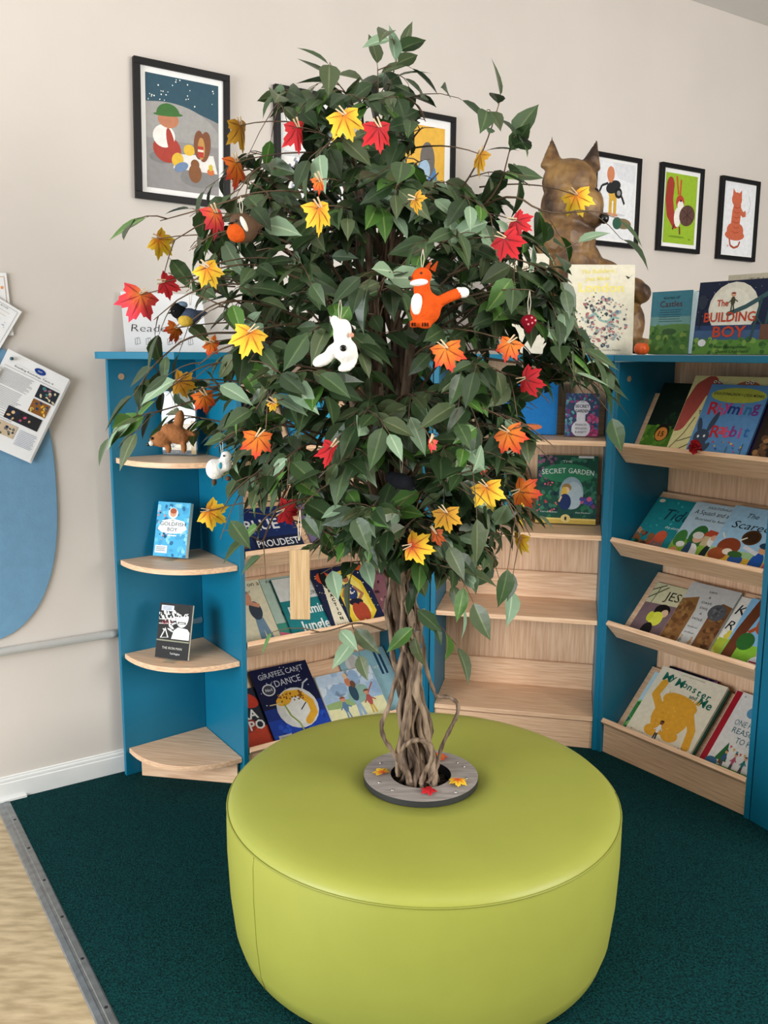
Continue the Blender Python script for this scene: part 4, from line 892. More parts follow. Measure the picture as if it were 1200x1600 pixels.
on_tilt(UD, 3, .492, .118, .26, .0105, .009, 'dark brown picture book partly cut off at the right end of the top shelf', '2B211C', a_brown, 60, spine='E7E2DA', group=G4)
on_tilt(UD, 3, .475, .13, .312, .0, .008, 'purple book just showing above the brown one on the top shelf', '3A2C5A', lambda a: a.text('ABC', .5, .9, .06, 'E2C84A'), 60, group=G4)
# row 2
def a_tid(a):
    a.dots(24, (.05, .3, .95, .95), .02, ['2A9098', '3FA6A8'], 2); a.rect(0, 0, 1, .08, '3A5A48'); a.dots(26, (.0, .02, .3, .45), .05, ['5A3A2A', '8A5A3A', '3A5A34', 'B58A6A'], 3)
    a.text('Tiddler', .62, .72, .2, '173C48', w=.72, shear=.2); a.text('the story-telling', .6, .5, .045, 'D9EDE8', w=.4, shear=.2); a.ell(.42, .34, .09, .1, 'C9583A')
    for i in range(6): a.line([(.42+.03*(i-2.5), .3), (.38+.05*(i-2.5), .12+.03*(i % 2))], .02, 'C9583A')
    a.ell(.68, .32, .09, .03, '5A7A9A', 10); a.ell(.88, .92, .08, .03, '26506A'); a.ell(.1, .94, .05, .03, 'D8D2BA')
on_tilt(UD, 2, .026, .26, .262, 0, .009, 'teal sea picture book with an orange octopus, at the left of the second shelf', '1F828A', a_tid, group=G4)
def a_squash(a):
    a.text('JULIA DONALDSON', .5, .92, .04, '2E3A48', w=.5); a.text('A Squash and a Squeeze', .53, .82, .075, '26303C', w=.9, shear=.15); a.text('Illustrated by Axel Scheffler', .52, .71, .045, '3A4650', w=.75)
    a.rect(0, 0, 1, .3, '8DB33C'); a.ell(.2, .3, .2, .06, '6F9A34'); a.ell(.1, .36, .1, .14, '3E7A3A'); a.ell(.36, .42, .14, .2, '2F6A34'); a.ell(.78, .42, .16, .2, '2F6A34'); a.poly([(.42, .46), (.5, .57), (.74, .54), (.8, .46)], 'B5482E'); a.rect(.46, .3, .76, .46, 'C9B48A')
    a.ell(.36, .14, .12, .17, 'E6E4E0'); a.ell(.3, .16, .06, .17, '2F4A6A'); a.ell(.38, .4, .08, .08, 'D9A88A'); a.ell(.36, .45, .09, .06, 'D8D4CC'); a.ell(.68, .16, .14, .22, '1D2B26'); a.ell(.64, .4, .09, .1, 'E4E0D8'); a.ell(.64, .45, .07, .05, 'D9A88A'); a.ell(.1, .1, .08, .1, 'D99A6A'); a.ell(.16, .26, .07, .05, 'E6E4DC')
on_tilt(UD, 2, .197, .235, .26, .0105, .009, 'pale blue picture book with an old couple and cottage, middle of the second shelf', 'B2CBDA', a_squash, group=G4)
def a_scare(a):
    a.rect(0, 0, 1, .2, 'E2B43A'); a.rect(0, .2, 1, .3, '9FC08A'); a.text('The', .33, .86, .08, '1E2A34', shear=.25); a.text('Scarecrows', .6, .7, .12, '1E2A34', w=.95, shear=.25); a.ell(.47, .53, .13, .12, '4A3018'); a.ell(.47, .53, .1, .09, '3A2412')
    a.ell(.24, .34, .16, .14, '8A3F22'); a.ell(.14, .2, .13, .1, 'A3522C'); a.ell(.26, .26, .07, .05, 'E8D8C4'); a.line([(.12, .46), (.06, .54)], .02, 'E8E0D0'); a.line([(.34, .46), (.42, .52)], .02, 'E8E0D0'); a.ell(.42, .16, .1, .08, '2F5AA0'); a.ell(.38, .24, .1, .05, '35602E')
    a.ell(.7, .16, .09, .17, '1F55A8'); a.ell(.72, .38, .07, .07, 'D9A070'); a.ell(.72, .44, .09, .05, '27405A'); a.line([(.66, .3), (.44, .38)], .06, 'D8D8DC'); a.ell(.93, .14, .12, .16, 'D24A8A'); a.ell(.95, .34, .07, .07, 'D9A070'); a.dots(20, (0, 0, .6, .1), .012, ['C98A2A', '8A3F22'], 2)
on_tilt(UD, 2, .356, .257, .262, .021, .009, 'light blue picture book with scarecrow figures and a round hole, right of the second shelf', '9CC4DE', a_scare, group=G4)
# row 3
def a_jess(a):
    a.poly([(0, .62), (1, .68), (1, 1), (0, 1)], 'CFC9A2'); a.line([(.0, .85), (.2, .98)], .02, '4A4A34'); a.line([(0, .7), (.25, .95)], .02, '4A4A34'); a.line([(.1, .62), (.12, .95)], .015, '6A6A4A'); a.text('JESSICA', .62, .78, .16, '1F1C1A', w=.7, bold=.0)
    a.rect(.62, .28, .95, .62, 'D8CFA0'); a.text("JUST", .78, .45, .1, '2A2420', w=.26); a.ell(.36, .54, .13, .11, '1B1614'); a.ell(.42, .5, .06, .07, 'D9B490'); a.ell(.33, .38, .11, .13, 'D6D84A'); a.ell(.22, .4, .05, .09, 'C9CC3A'); a.ell(.28, .16, .09, .14, '1F1A1A'); a.ell(.2, .06, .14, .06, '1F1A1A')
on_tilt(UD, 1, .05, .245, .248, 0, .009, 'mauve and cream book with a black-haired figure in yellow, left of the third shelf', '7A6266', a_jess, group=G4)
def a_sam(a):
    a.poly([(0, 0), (.36, 0), (.36, .6), (.3, .8), (0, .72)], '8A6238'); a.poly([(.66, 0), (1, 0), (1, .75), (.8, .78), (.66, .7)], '7A5230'); a.dots(40, (0, .02, .3, .7), .035, ['7A5230', '9A7244', '6A4628'], 3); a.dots(40, (.72, .02, 1, .7), .035, ['6A4628', '8A6238', '5A3A20'], 5)
    for i, t in enumerate(('SAM', '&', 'DAVE', 'DIG', 'A', 'HOLE')): a.text(t, .5, .9-i*.085, .035, '55534F', w=.05*len(t))
    a.text('Mac Barnett', .5, .35, .024, '6A6864', w=.2); a.text('Jon Klassen', .5, .26, .024, '6A6864', w=.2); a.ell(.78, .63, .17, .125, '55565A'); a.dots(22, (.66, .55, .9, .71), .02, ['6A6B6E', '47484C'], 6)
    person(a, .4, .03, .42, '8A8A80', '4A4A4A', 'C9A080', 'A89A6A'); person(a, .6, .03, .42, 'B58A5A', '6A5A4A', 'C9A080', 'A89A6A')
on_tilt(UD, 1, .192, .2, .28, .0105, .009, 'pale grey book with brown earth down both sides and a round boulder', 'C4C4C1', a_sam, group=G4)
def a_kit(a):
    a.rect(0, 0, 1, .35, 'A9B83A'); a.dots(40, (0, .0, 1, .5), .04, ['D6C44A', 'E6DC8A', '8AA03A'], 2); a.text('Kit', .3, .8, .16, '222222', shear=.25); a.text('Run', .3, .55, .14, '222222', shear=.25)
on_tilt(UD, 1, .382, .19, .272, 0, .009, 'white book with black handwritten title, mostly behind the monkey book', 'E6E3DA', a_kit, group=G4)
def a_monk(a):
    a.rect(0, 0, 1, .34, '8AC23A'); a.line([(.12, .0), (.16, .5), (.28, 1)], .14, '6A3A22'); a.line([(.2, .85), (.7, 1)], .08, '6A3A22'); a.ell(.5, .68, .13, .17, 'B5542A'); a.ell(.56, .83, .09, .07, 'B5542A'); a.ell(.6, .82, .05, .05, 'E0A87A'); a.line([(.5, .72), (.7, .6), (.74, .5)], .05, 'B5542A'); a.line([(.42, .6), (.3, .5)], .05, 'B5542A')
    a.ell(.34, .37, .17, .13, '2E6A2E'); a.ell(.66, .42, .09, .05, '3A3A3E'); a.ell(.8, .28, .15, .13, 'E59AA0'); a.ell(.8, .26, .06, .04, 'D87A84'); a.ell(.78, .12, .2, .1, 'E6E6E8'); a.line([(.6, .12), (.96, .12)], .02, 'B02A34'); a.line([(.6, .08), (.96, .08)], .02, 'B02A34'); a.rect(.62, 0, .94, .05, '2F55A0'); a.text('T', .9, .85, .12, '1E3A5A')
on_tilt(UD, 1, .436, .177, .27, .0105, .009, 'bright book with an orange monkey and a pink pig, right of the third shelf', '86BBDF', a_monk, group=G4)
# row 4
on_tilt(UD, 0, .092, .212, .319, 0, .008, 'dark purple book just peeping over the top of the yellow monster book', '1B1830', lambda a: (a.dots(30, (.02, .8, .98, .99), .02, ['5A3A8A', 'C26AA0', '3A6AA8'], 2), a.text('NIGHT', .5, .9, .05, 'D6C8EA')), group=G4)
def a_cyan(a): a.rect(0, 0, 1, .5, '5FAE5A'); a.rect(0, .5, 1, 1, 'BFE0EA'); a.dots(30, (0, .0, .3, .5), .05, ['3E8A4A', '8AC86A', '2E6A5A'], 3); a.text('h', .1, .86, .05, '2A4A5A')
on_tilt(UD, 0, .056, .25, .272, .009, .008, 'pale blue and green book whose left edge shows beside the yellow monster book', 'B5DCE6', a_cyan, group=G4)
on_tilt(UD, 0, .112, .262, .29, .0182, .007, 'dark green bordered book directly behind the yellow monster book', '2C4A3A', lambda a: a.rect(.03, .03, .97, .97, 'D8D6C8'), group=G4)
def a_mon(a):
    for i, ch in enumerate('My'): a.text(ch, .16+i*.085, .87-.01*i, .12 if i == 0 else .1, '1E6A5A', rot=-4, bold=.018)
    for i, ch in enumerate('Monster'): a.text(ch, .37+i*.078, .845-.012*i, .115 if i == 0 else .095, '1E6A5A', rot=-4, bold=.018)
    a.text('and', .64, .72, .055, '1E6A5A', bold=.02); a.text('Me', .84, .69, .115, '1E6A5A', bold=.018, rot=-4); a.text('a story about friendship', .5, .96, .016, '8A8A80', w=.36)
    a.ell(.5, .38, .27, .27, 'E3A634'); a.ell(.52, .58, .27, .12, 'E3A634', -8); a.line([(.28, .45), (.13, .6), (.16, .78)], .1, 'E3A634'); a.line([(.72, .5), (.86, .3), (.9, .08)], .1, 'E3A634'); a.ell(.36, .14, .12, .08, 'E3A634'); a.ell(.62, .14, .12, .08, 'E3A634')
    for i in range(12): a.poly([(.3+i*.04, .64), (.33+i*.04, .63), (.3+i*.043, .71)], 'E3A634')
    a.dots(18, (.32, .2, .66, .5), .012, ['D6962A', 'EDB64A'], 4); person(a, .44, .03, .62, 'E4E2DC', '2F3A48', '7A4A30', '33211A'); a.dots(18, (.05, .02, .95, .07), .006, ['6A6A60', 'A09A80'], 3)
on_tilt(UD, 0, .086, .28, .298, .0255, .010, 'large cream book with a big yellow furry shape, front of the lowest right shelf', 'E7DFC8', a_mon, group=G4)
def a_pink(a): a.text('M', .5, .8, .1, 'C23A6A', bold=.03); a.ell(.3, .3, .25, .2, 'D85A8A'); a.ell(.4, .6, .2, .15, '6AA0C8'); a.dots(20, (0, 0, 1, 1), .04, ['E6E3EA', 'B02A4A', '2A8A8A', 'C8C8D8'], 4)
on_tilt(UD, 0, .384, .16, .258, 0, .008, 'white and pink book between the yellow monster book and the red-spined one', 'DAD6E2', a_pink, group=G4)
def a_hund(a):
    a.rect(0, 0, .11, 1, 'A51C2C'); a.text('A', .18, .95, .025, '2A2A2A'); a.text('Some', .62, .95, .035, '2E6A78'); a.text('ONE HUNDRED', .58, .62, .075, '2E6A78', w=.7, bold=-.005); a.text('REASONS', .52, .52, .075, '2E6A78', w=.52); a.text('TO HOPE', .62, .41, .075, '2E6A78', w=.46); a.ell(.42, .78, .09, .07, '5A9AC0'); a.ell(.5, .78, .07, .06, '6AAACB')
    a.rect(.11, 0, 1, .07, '5A9A4A'); a.poly([(.22, .12), (.42, .12), (.32, .36)], '2E6A3A'); a.rect(.3, .08, .34, .13, '6A4A2A')
    for i in range(9): a.poly([(.36+i*.065, .33-.05*math.sin(i*.5)), (.4+i*.065, .33-.05*math.sin(i*.5)), (.38+i*.065, .29-.05*math.sin(i*.5))], ['D24A4A', 'E0A83A', '3A8AA0'][i % 3])
    for i, c in enumerate(('3A5A8A', 'B5506A', '2A7A7A', '8A6A3A')): person(a, .36+i*.16, .05, .5, c, '4A4A50')
    a.ell(.2, .08, .1, .05, '3A6A8A')
on_tilt(UD, 0, .392, .222, .306, .0105, .010, 'white book with a red cloth spine, right end of the lowest shelf', 'E4E2DE', a_hund, spine='A51C2C', group=G4)
# ---- left bookcase
G2 = 'picture books on the bookcase behind the trunk'
def a_w(a): a.text('W', .2, .3, .14, 'D8D8DC', bold=.03); a.text('WOLF', .4, .6, .1, 'D8D8DC', bold=.02)
on_tilt(UB, 3, .02, .2, .25, 0, .009, 'black book with white letters on the top shelf behind the left of the tree', '14161C', a_w, 60, group=G2)
def a_tile(a):
    for i in range(5):
        for j in range(6): a.rect(.04+i*.19, .03+j*.16, .2+i*.19, .16+j*.16, ['2E9AC0', '3AA6CA', '2688B0'][(i+j) % 3])
on_tilt(UB, 3, .25, .2, .27, 0, .009, 'blue checked book on the top shelf behind the foliage', '1B5E80', a_tile, 60, group=G2)
on_tilt(UB, 3, .53, .2, .28, 0, .009, 'orange book on the top shelf behind the trunk', 'B5642E', lambda a: (a.ell(.5, .4, .3, .25, 'E2B04A'), a.text('SUN', .5, .8, .12, 'F2E6C8')), 60, group=G2)
def a_proud(a): a.dots(40, (.02, .3, .98, .98), .02, ['2A4A8A', '3A62A8', '16244A'], 3); a.text('THE', .2, .5, .08, 'E2E2E6'); a.rect(.3, .14, .98, .42, '16203A'); a.text('PROUDEST', .64, .3, .13, 'E9E9EC', w=.6, bold=.015); a.text('BLUE', .5, .66, .2, 'E9E9EC', w=.5, bold=.02); a.ell(.16, .3, .07, .05, '8A5A40')
on_tilt(UB, 2, .028, .27, .225, 0, .009, 'dark blue book with a white capital title, second shelf left of the tree', '1C2F62', a_proud, group=G2)
on_tilt(UB, 2, .33, .2, .25, 0, .009, 'lilac grey book behind the leaves on the second shelf', '6E6488', lambda a: (a.text('STARS', .5, .8, .1, 'E6DCC0'), a.ell(.5, .4, .3, .2, '3A3458')), group=G2)
on_tilt(UB, 2, .55, .18, .24, 0, .009, 'green book behind the trunk on the second shelf', '3F6A4A', lambda a: (a.text('FOREST', .5, .8, .1, 'E6DCC0', w=.8), a.ell(.5, .35, .3, .2, '23402C')), group=G2)
def a_bear(a):
    a.text('Going on a', .62, .93, .07, '3A3A34', w=.72); a.text('HUNT', .62, .82, .04, '6A6A60', w=.2)
    a.line([(.62, .08), (.66, .42)], .075, '6E8AA0'); a.line([(.8, .1), (.72, .42)], .075, '6E8AA0'); a.ell(.68, .54, .14, .14, '3A4450'); a.ell(.56, .74, .12, .11, 'C98F72'); a.ell(.52, .86, .07, .05, 'D9B490'); a.line([(.6, .66), (.8, .6)], .06, 'C98F72')
    person(a, .14, .05, .9, '5A6E88', 'A98A6A', 'D9AD8A', '6A4A30'); a.line([(0, .05), (1, .07)], .006, 'B5A98A')
on_tilt(UB, 1, .020, .172, .28, 0, .009, 'cream book with a walking family, far left of the third shelf', 'D9D2B6', a_bear, group=G2)
def a_pam(a):
    a.text('Pamela Bengo', .5, .94, .04, '2A3A38', w=.7); a.ell(.46, .72, .17, .12, '8A2430'); a.ell(.46, .72, .12, .09, 'D8505A'); a.ell(.46, .71, .06, .06, '2A1A1A'); a.rect(0, 0, 1, .3, '3E8A7A'); a.poly([(0, .0), (.5, 0), (.3, .12), (0, .18)], 'D86A84'); a.ell(.6, .36, .22, .2, '1B1A1C'); a.ell(.36, .44, .12, .09, '23201F'); a.ell(.75, .54, .06, .05, '2A2424'); a.ell(.9, .3, .1, .12, '6AA04A')
on_tilt(UB, 1, .194, .16, .276, .0, .009, 'pale green book with a red round emblem, beside the walking family book', 'A9BFB2', a_pam, group=G2)
def a_teal(a): a.rect(0, .62, 1, 1, 'D2D4D0'); a.text('Ben', .8, .85, .05, '3A3A3A'); a.text('ADVENTURE', .62, .7, .07, '3A3A3A', w=.7); a.text('Benjamin', .55, .42, .15, 'E6EDEA', w=.86, bold=.02); a.text('Jungle', .6, .16, .16, 'E6EDEA', w=.7, bold=.02)
on_tilt(UB, 1, .235, .172, .262, .0105, .009, 'teal book with large white words, half behind the hanging wood strip', '1F7A80', a_teal, group=G2)
def a_trac(a):
    a.dots(50, (.02, .02, .98, .98), .008, ['E6E2D2', 'D8C46A'], 3); a.poly([(.04, 0), (.32, 0), (.28, .76), (.14, .76)], 'E2DAC0'); a.ell(.2, .84, .14, .1, 'C24A2A'); a.ell(.2, .82, .07, .16, '1A1A1C'); a.poly([(.14, .9), (.26, .9), (.2, 1)], '1A1A1C')
    for i, ch in enumerate('TRACTION'): a.text(ch, .21, .7-i*.075, .05, '1A1A1C', bold=.04)
    a.text('MAN', .19, .06, .065, '1A1A1C', bold=.04, w=.2); a.poly([(.38, 0), (.36, .6), (.46, .9), (.66, .94), (.86, .7), (.9, .2), (.7, .02)], 'E2C23A'); a.poly([(.46, .1), (.45, .6), (.55, .84), (.66, .86), (.8, .66), (.82, .2)], 'EDD66A')
    a.ell(.58, .78, .07, .07, 'A87250'); a.ell(.57, .82, .07, .04, '2A1C16'); a.ell(.58, .56, .12, .14, '2A3A6A'); a.line([(.5, .62), (.42, .5), (.48, .42)], .045, 'A87250'); a.line([(.68, .62), (.78, .5), (.68, .42)], .045, 'A87250'); a.ell(.6, .38, .13, .06, '1F2030'); a.ell(.56, .22, .09, .15, 'A8452E'); a.ell(.68, .22, .09, .15, 'A8452E'); a.dots(12, (.5, .48, .66, .64), .014, ['E6E2D2'], 2)
    a.poly([(.6, .96), (.98, .86), (1, .96), (.7, 1)], 'C2562A'); a.text('SUPER', .82, .94, .025, '2A1A10', rot=-8)
on_tilt(UB, 1, .395, .232, .272, .0212, .010, 'yellow and navy book with a strongman figure and a white title strip', '1E2440', a_trac, group=G2)
on_tilt(UB, 1, .58, .17, .27, 0, .009, 'dusky pink book just behind the strongman book', '8A5A60', lambda a: (a.dots(20, (.3, .1, .9, .9), .03, ['4A2A34', 'C28A8A'], 3), a.text('PIG', .7, .85, .08, '2E1A20')), group=G2)
def a_ora(a):
    a.rect(0, 0, 1, .2, 'D8D4CA'); a.poly([(0, .08), (.9, .06), (1, .4), (.6, .35), (.3, .45), (0, .3)], 'C2452E'); a.ell(.5, .82, .3, .12, 'B83A2A', -30); a.ell(.35, .42, .2, .12, '9A3626'); a.text('DRA', .36, .58, .15, 'E2E2DE', w=.6, bold=.02); a.text('PO', .56, .4, .15, 'E2E2DE', w=.36, bold=.02); a.text('P', .14, .05, .05, '2A2A2A')
on_tilt(UB, 0, .020, .17, .245, 0, .009, 'dark book with red shapes and white capitals, far left of the lowest shelf', '262A36', a_ora, group=G2)
def a_gir(a):
    a.rect(0, 0, 1, .45, '1B3FA0'); a.rect(0, .3, 1, .45, '16307A'); a.dots(30, (.02, .4, .98, .98), .006, ['E6E8F2'], 6); a.dots(30, (.02, .02, .98, .3), .03, ['2450B8', '163488'], 4)
    a.text("GIRAFFES CAN'T", .5, .9, .075, 'B9BEC8', w=.8, rot=3); a.text('DANCE', .56, .77, .09, 'B9BEC8', w=.46, rot=3); a.ell(.2, .7, .11, .08, 'C9CCD0'); a.ell(.2, .7, .09, .065, '3A3F4A'); a.text('No1', .2, .7, .04, 'E6E8EA')
    a.ell(.56, .4, .35, .27, 'C9CBC8'); a.ell(.6, .38, .26, .2, 'D6D7D2'); a.line([(.3, .52), (.46, .6), (.66, .58), (.8, .44), (.8, .3), (.66, .2)], .09, 'D6A02E'); a.ell(.38, .53, .14, .07, 'D6A02E', 15)
    a.dots(34, (.3, .5, .72, .62), .014, ['7A4A1A'], 3); a.line([(.32, .5), (.12, .5)], .012, 'C9B48A'); a.line([(.36, .48), (.4, .32), (.5, .2), (.52, .1)], .02, '8A9A4A'); a.line([(.74, .62), (.8, .7), (.9, .74)], .02, 'B9BEC8'); a.line([(.72, .44), (.6, .36)], .014, '2A2A30')
    a.rect(.08, .03, .3, .1, 'B9B9B4'); a.text('STORY', .19, .065, .025, '4A4A4A')
on_tilt(UB, 0, .153, .242, .306, .0105, .010, 'dark blue book with a big moon and a spotted dancing animal, lowest shelf', '10163A', a_gir, group=G2)
def a_hunt(a):
    a.rect(0, .4, 1, 1, '9DB6CE'); a.dots(26, (.0, .55, 1, .98), .12, ['B4C6D8', '8FAAC6', 'C9D4DE'], 3); a.rect(0, 0, 1, .4, 'D9D6A8'); a.ell(.3, .4, .4, .07, '8FA870'); a.ell(.6, .52, .2, .16, '86A89A', 25); a.rect(0, 0, 1, .07, 'E3E2D2')
    a.line([(.5, .12), (.52, .42)], .06, '8FA6BA'); a.line([(.58, .12), (.54, .42)], .06, '8FA6BA'); a.ell(.53, .56, .07, .16, '2E4A5A'); a.ell(.5, .78, .05, .09, 'C27A5A'); a.ell(.49, .9, .035, .06, 'D9B490'); a.ell(.57, .72, .045, .07, '6A4A3A')
    person(a, .3, .1, 1.0, '5A7A9A', '6E88A4', 'C98F72', '8A4A30'); person(a, .74, .12, 1.05, 'A8524A', 'C9A84A', 'C98F72', '6A4030'); a.line([(.76, .5), (.9, .68)], .02, 'A8524A'); a.text('Bear Hunt', .86, .045, .05, '2A2A2A', w=.26)
on_tilt(UB, 0, .398, .256, .222, .0182, .010, 'wide landscape book with a family under a pale sky, lowest shelf left of the stems', 'DDE0DA', a_hunt, group=G2)
def a_balloon(a): a.rect(0, .0, 1, .7, '8FB4BC'); a.ell(.28, .84, .16, .14, 'C9C6C2'); a.ell(.28, .84, .08, .14, 'B5B2B0'); a.rect(.75, .6, .8, 1, '26405A'); a.rect(.84, .6, .89, 1, '26405A'); a.text('THE SKY', .6, .72, .04, 'E6EDEA', w=.3)
on_tilt(UB, 0, .535, .225, .3, 0, .009, 'grey-blue book with a pale balloon, standing behind the landscape book', '86AEB8', a_balloon, spine='B55A44', group=G2)

# ------------------------------------------------------------------ books on the flat shelves
def standing(label, o, udir, w, h, th, lean, cover, art, name='book', **k):
    udir = V(udir).normalized(); nin = V((-udir.y, udir.x, 0)); a = math.radians(lean); up = Z*math.cos(a)+nin*math.sin(a)
    n = udir.cross(up); return make_book(label, V(o)+Z*(.0006+th*max(0, math.sin(a))), udir*w, up*h, th, cover, art, name=name, **k)
def a_sgl(a):
    a.dots(120, (0, .1, 1, 1), .035, ['1C4A3A', '2A6A4A', '1A3A40', '35705A'], 3); a.dots(50, (0, .6, .35, 1), .025, ['6A4A6A', '8A5A7A', '3A2A44'], 5); a.dots(26, (0, .15, .4, .6), .015, ['C23A4A', 'D86A7A', '2E7A4A'], 7); a.ell(.5, .74, .44, .14, '2E7A56'); a.ell(.58, .45, .2, .24, '8FA6B0'); a.ell(.62, .42, .15, .2, 'A9BAC0')
    a.text('THE', .5, .91, .035, 'BFD8C8', w=.16); a.text('SECRET', .28, .765, .075, 'E6ECE6', w=.40, rot=5); a.text('GARDEN', .73, .765, .075, 'E6ECE6', w=.42, rot=-5); a.ell(.5, .53, .08, .06, '9A7A4A'); a.ell(.5, .49, .05, .05, 'E2BE9A'); a.ell(.46, .44, .05, .1, 'D9B44A'); a.ell(.48, .32, .1, .12, '1E3060'); a.line([(.42, .4), (.38, .32)], .025, 'E2BE9A')
    a.dots(14, (.7, .26, .96, .38), .03, ['4A4A9A', '6A3A6A', 'C25A7A'], 3); a.rect(0, 0, 1, .085, 'C2A24A'); a.rect(0, .06, 1, .085, 'D8BE6A'); a.ell(.5, .08, .08, .06, 'D8C27A'); a.ell(.5, .08, .02, .03, '3A2E14'); a.text('Claire Freedman', .22, .17, .022, 'C8DCD2', w=.28); a.text('Shaw Davidson', .78, .17, .022, 'C8DCD2', w=.24); a.rect(.68, .965, .93, 1, 'CFCFCF')
G3 = 'books on the flat-shelved bookcase'
standing('large dark green garden book with a gold band along its foot', UC.p(.378, .20, FLAT[2]), UC.u, .232, .268, .014, 12, '1C4A3C', a_sgl, group=G3)
def a_sgs(a):
    a.dots(150, (0, 0, 1, 1), .035, ['4A8A9A', '7A3A6A', '5A6AA0', '9A4A7A', '6AAAB0'], 3); a.dots(40, (.6, .0, 1, .5), .04, ['B03A6A', 'C85A84'], 4); a.ell(.5, .66, .24, .17, 'DEDCE2'); a.rect(.34, .36, .6, .6, 'DEDCE2'); a.ell(.48, .18, .28, .2, 'DEDCE2')
    a.text('THE', .5, .8, .035, '2A2A4A'); a.text('SECRET', .5, .7, .07, '2A2A4A', w=.42, bold=.02); a.text('GARDEN', .5, .59, .07, '2A2A4A', w=.42, bold=.02)
    for i, t in enumerate(('FRANCES', 'HODGSON', 'BURNETT')): a.text(t, .48, .27-i*.085, .05, '2A2A4A', w=.34)
standing('small patterned paperback with a white head silhouette, top shelf right of the tree', UC.p(.478, .15, FLAT[3]), UC.u, .124, .162, .02, 8, '3A4A6A', a_sgs, group=G3, hard=False)
standing('plain bright blue book partly behind red and orange leaves on the top flat shelf', UC.p(.225, .2, FLAT[3]), UC.u, .222, .205, .016, 9, '1B77BE', lambda a: (a.ell(.2, .4, .14, .12, 'E9E3D8'), a.ell(.55, .14, .2, .06, 'E07A4A'), a.text('SEA', .4, .7, .12, 'E6EEF2')), group=G3)
sp = ['2F6AA8', '1E2A50', 'C9C2AE', '3A8AB0', 'B5482E', '20304A', '7A5A3A', '2E7A8A']
x = .036; rb = random.Random(5)
names_ = ['blue', 'navy', 'cream', 'light blue', 'rust red', 'dark navy', 'brown', 'teal']
words = ['MOON', 'NIGHT', 'FARM', 'RIVER', 'FOX', 'STORM', 'BARN', 'WAVE']
for i, c in enumerate(sp):
    th = rb.uniform(.022, .034); h = rb.uniform(.185, .235); o = UC.p(x, .165, FLAT[2]+.0006); udir = UC.u
    root = thing('book', '%s book spine standing upright on the second flat shelf behind the leaves' % names_[i], 'book', o+udir*th/2, G3)
    b = MB(); d = UC.n*.11
    b.box(o, udir*th, Z*h, UC.n*.003); b.box(o+UC.n*.0031, udir*.0025, Z*h, d); b.box(o+udir*(th-.0025)+UC.n*.0031, udir*.0025, Z*h, d); b.build('cover', ink(c), root)
    b = MB(); b.box(o+udir*.003+UC.n*.0033+Z*.003, udir*(th-.006), Z*(h-.006), d*.96); b.build('pages', MATS['page_edges_EFE6D2'], root)
    A = Art(o, udir*th, Z*h); A.rect(.1, .82, .9, .86, 'D8C88A'); A.text(words[i], .5, .5, .045, 'E9E4D6', rot=-90); A.build(root, 'spine_band', 'title')
    x += th+.0015
def a_sach(a): a.rect(0, 0, 1, 1, 'E0B82E'); a.text('SACHAR', .5, .45, .06, '1B1B1B', rot=-90, bold=.02)
standing('thin yellow-spined book with black capitals next to the rusty orange leaf', UC.p(.318, .17, FLAT[2]), UC.u, .017, .17, .11, 0, 'E0B82E', a_sach, group=G3, hard=False)

# ------------------------------------------------------------------ corner unit: display copies on clear stands
def stand(o, udir, w, label):
    udir = V(udir).normalized(); nin = V((-udir.y, udir.x, 0)); b = MB()
    b.box(V(o)-nin*.02, udir*w, nin*.055, Z*.002); b.box(V(o)-nin*.02+Z*.0021, udir*w, nin*.002, Z*.012); a = nin*.22+Z
    b.box(V(o)+nin*.035+Z*.0021, udir*w, nin*.002, a.normalized()*.10)
    tag(b.build('book_stand', m_clear, base=V(o)+udir*w/2), label, 'stand', 'clear book stands')
dA = V((.95, -.31, 0))
def a_gold(a):
    a.dots(90, (0, 0, 1, 1), .04, ['3FA0D0', '5FC0E4', '1F6A9A', '8AD0EA'], 3); a.dots(14, (0, .3, .4, .9), .02, ['C98A8A', '1A3A5A'], 5); a.ell(.5, .8, .15, .1, 'E6ECEE'); a.ell(.5, .8, .1, .07, 'D9A080'); a.ell(.5, .84, .1, .05, 'A8502E'); a.poly([(.06, .5), (.2, .66), (.5, .7), (.85, .66), (.96, .52), (.8, .44), (.5, .42), (.2, .44)], 'EDEFEF')
    a.text('THE', .5, .665, .025, '2A3A4A'); a.text('GOLDFISH', .52, .6, .07, '2A3A4A', w=.78, bold=.0); a.text('BOY', .52, .5, .07, '2A3A4A', w=.3); a.rect(.4, .38, .66, .4, 'EDEFEF'); a.rect(.05, .06, .42, .2, 'DCE6EA'); a.lines(.08, .38, .1, .16, 3, '6A7A8A', .012)
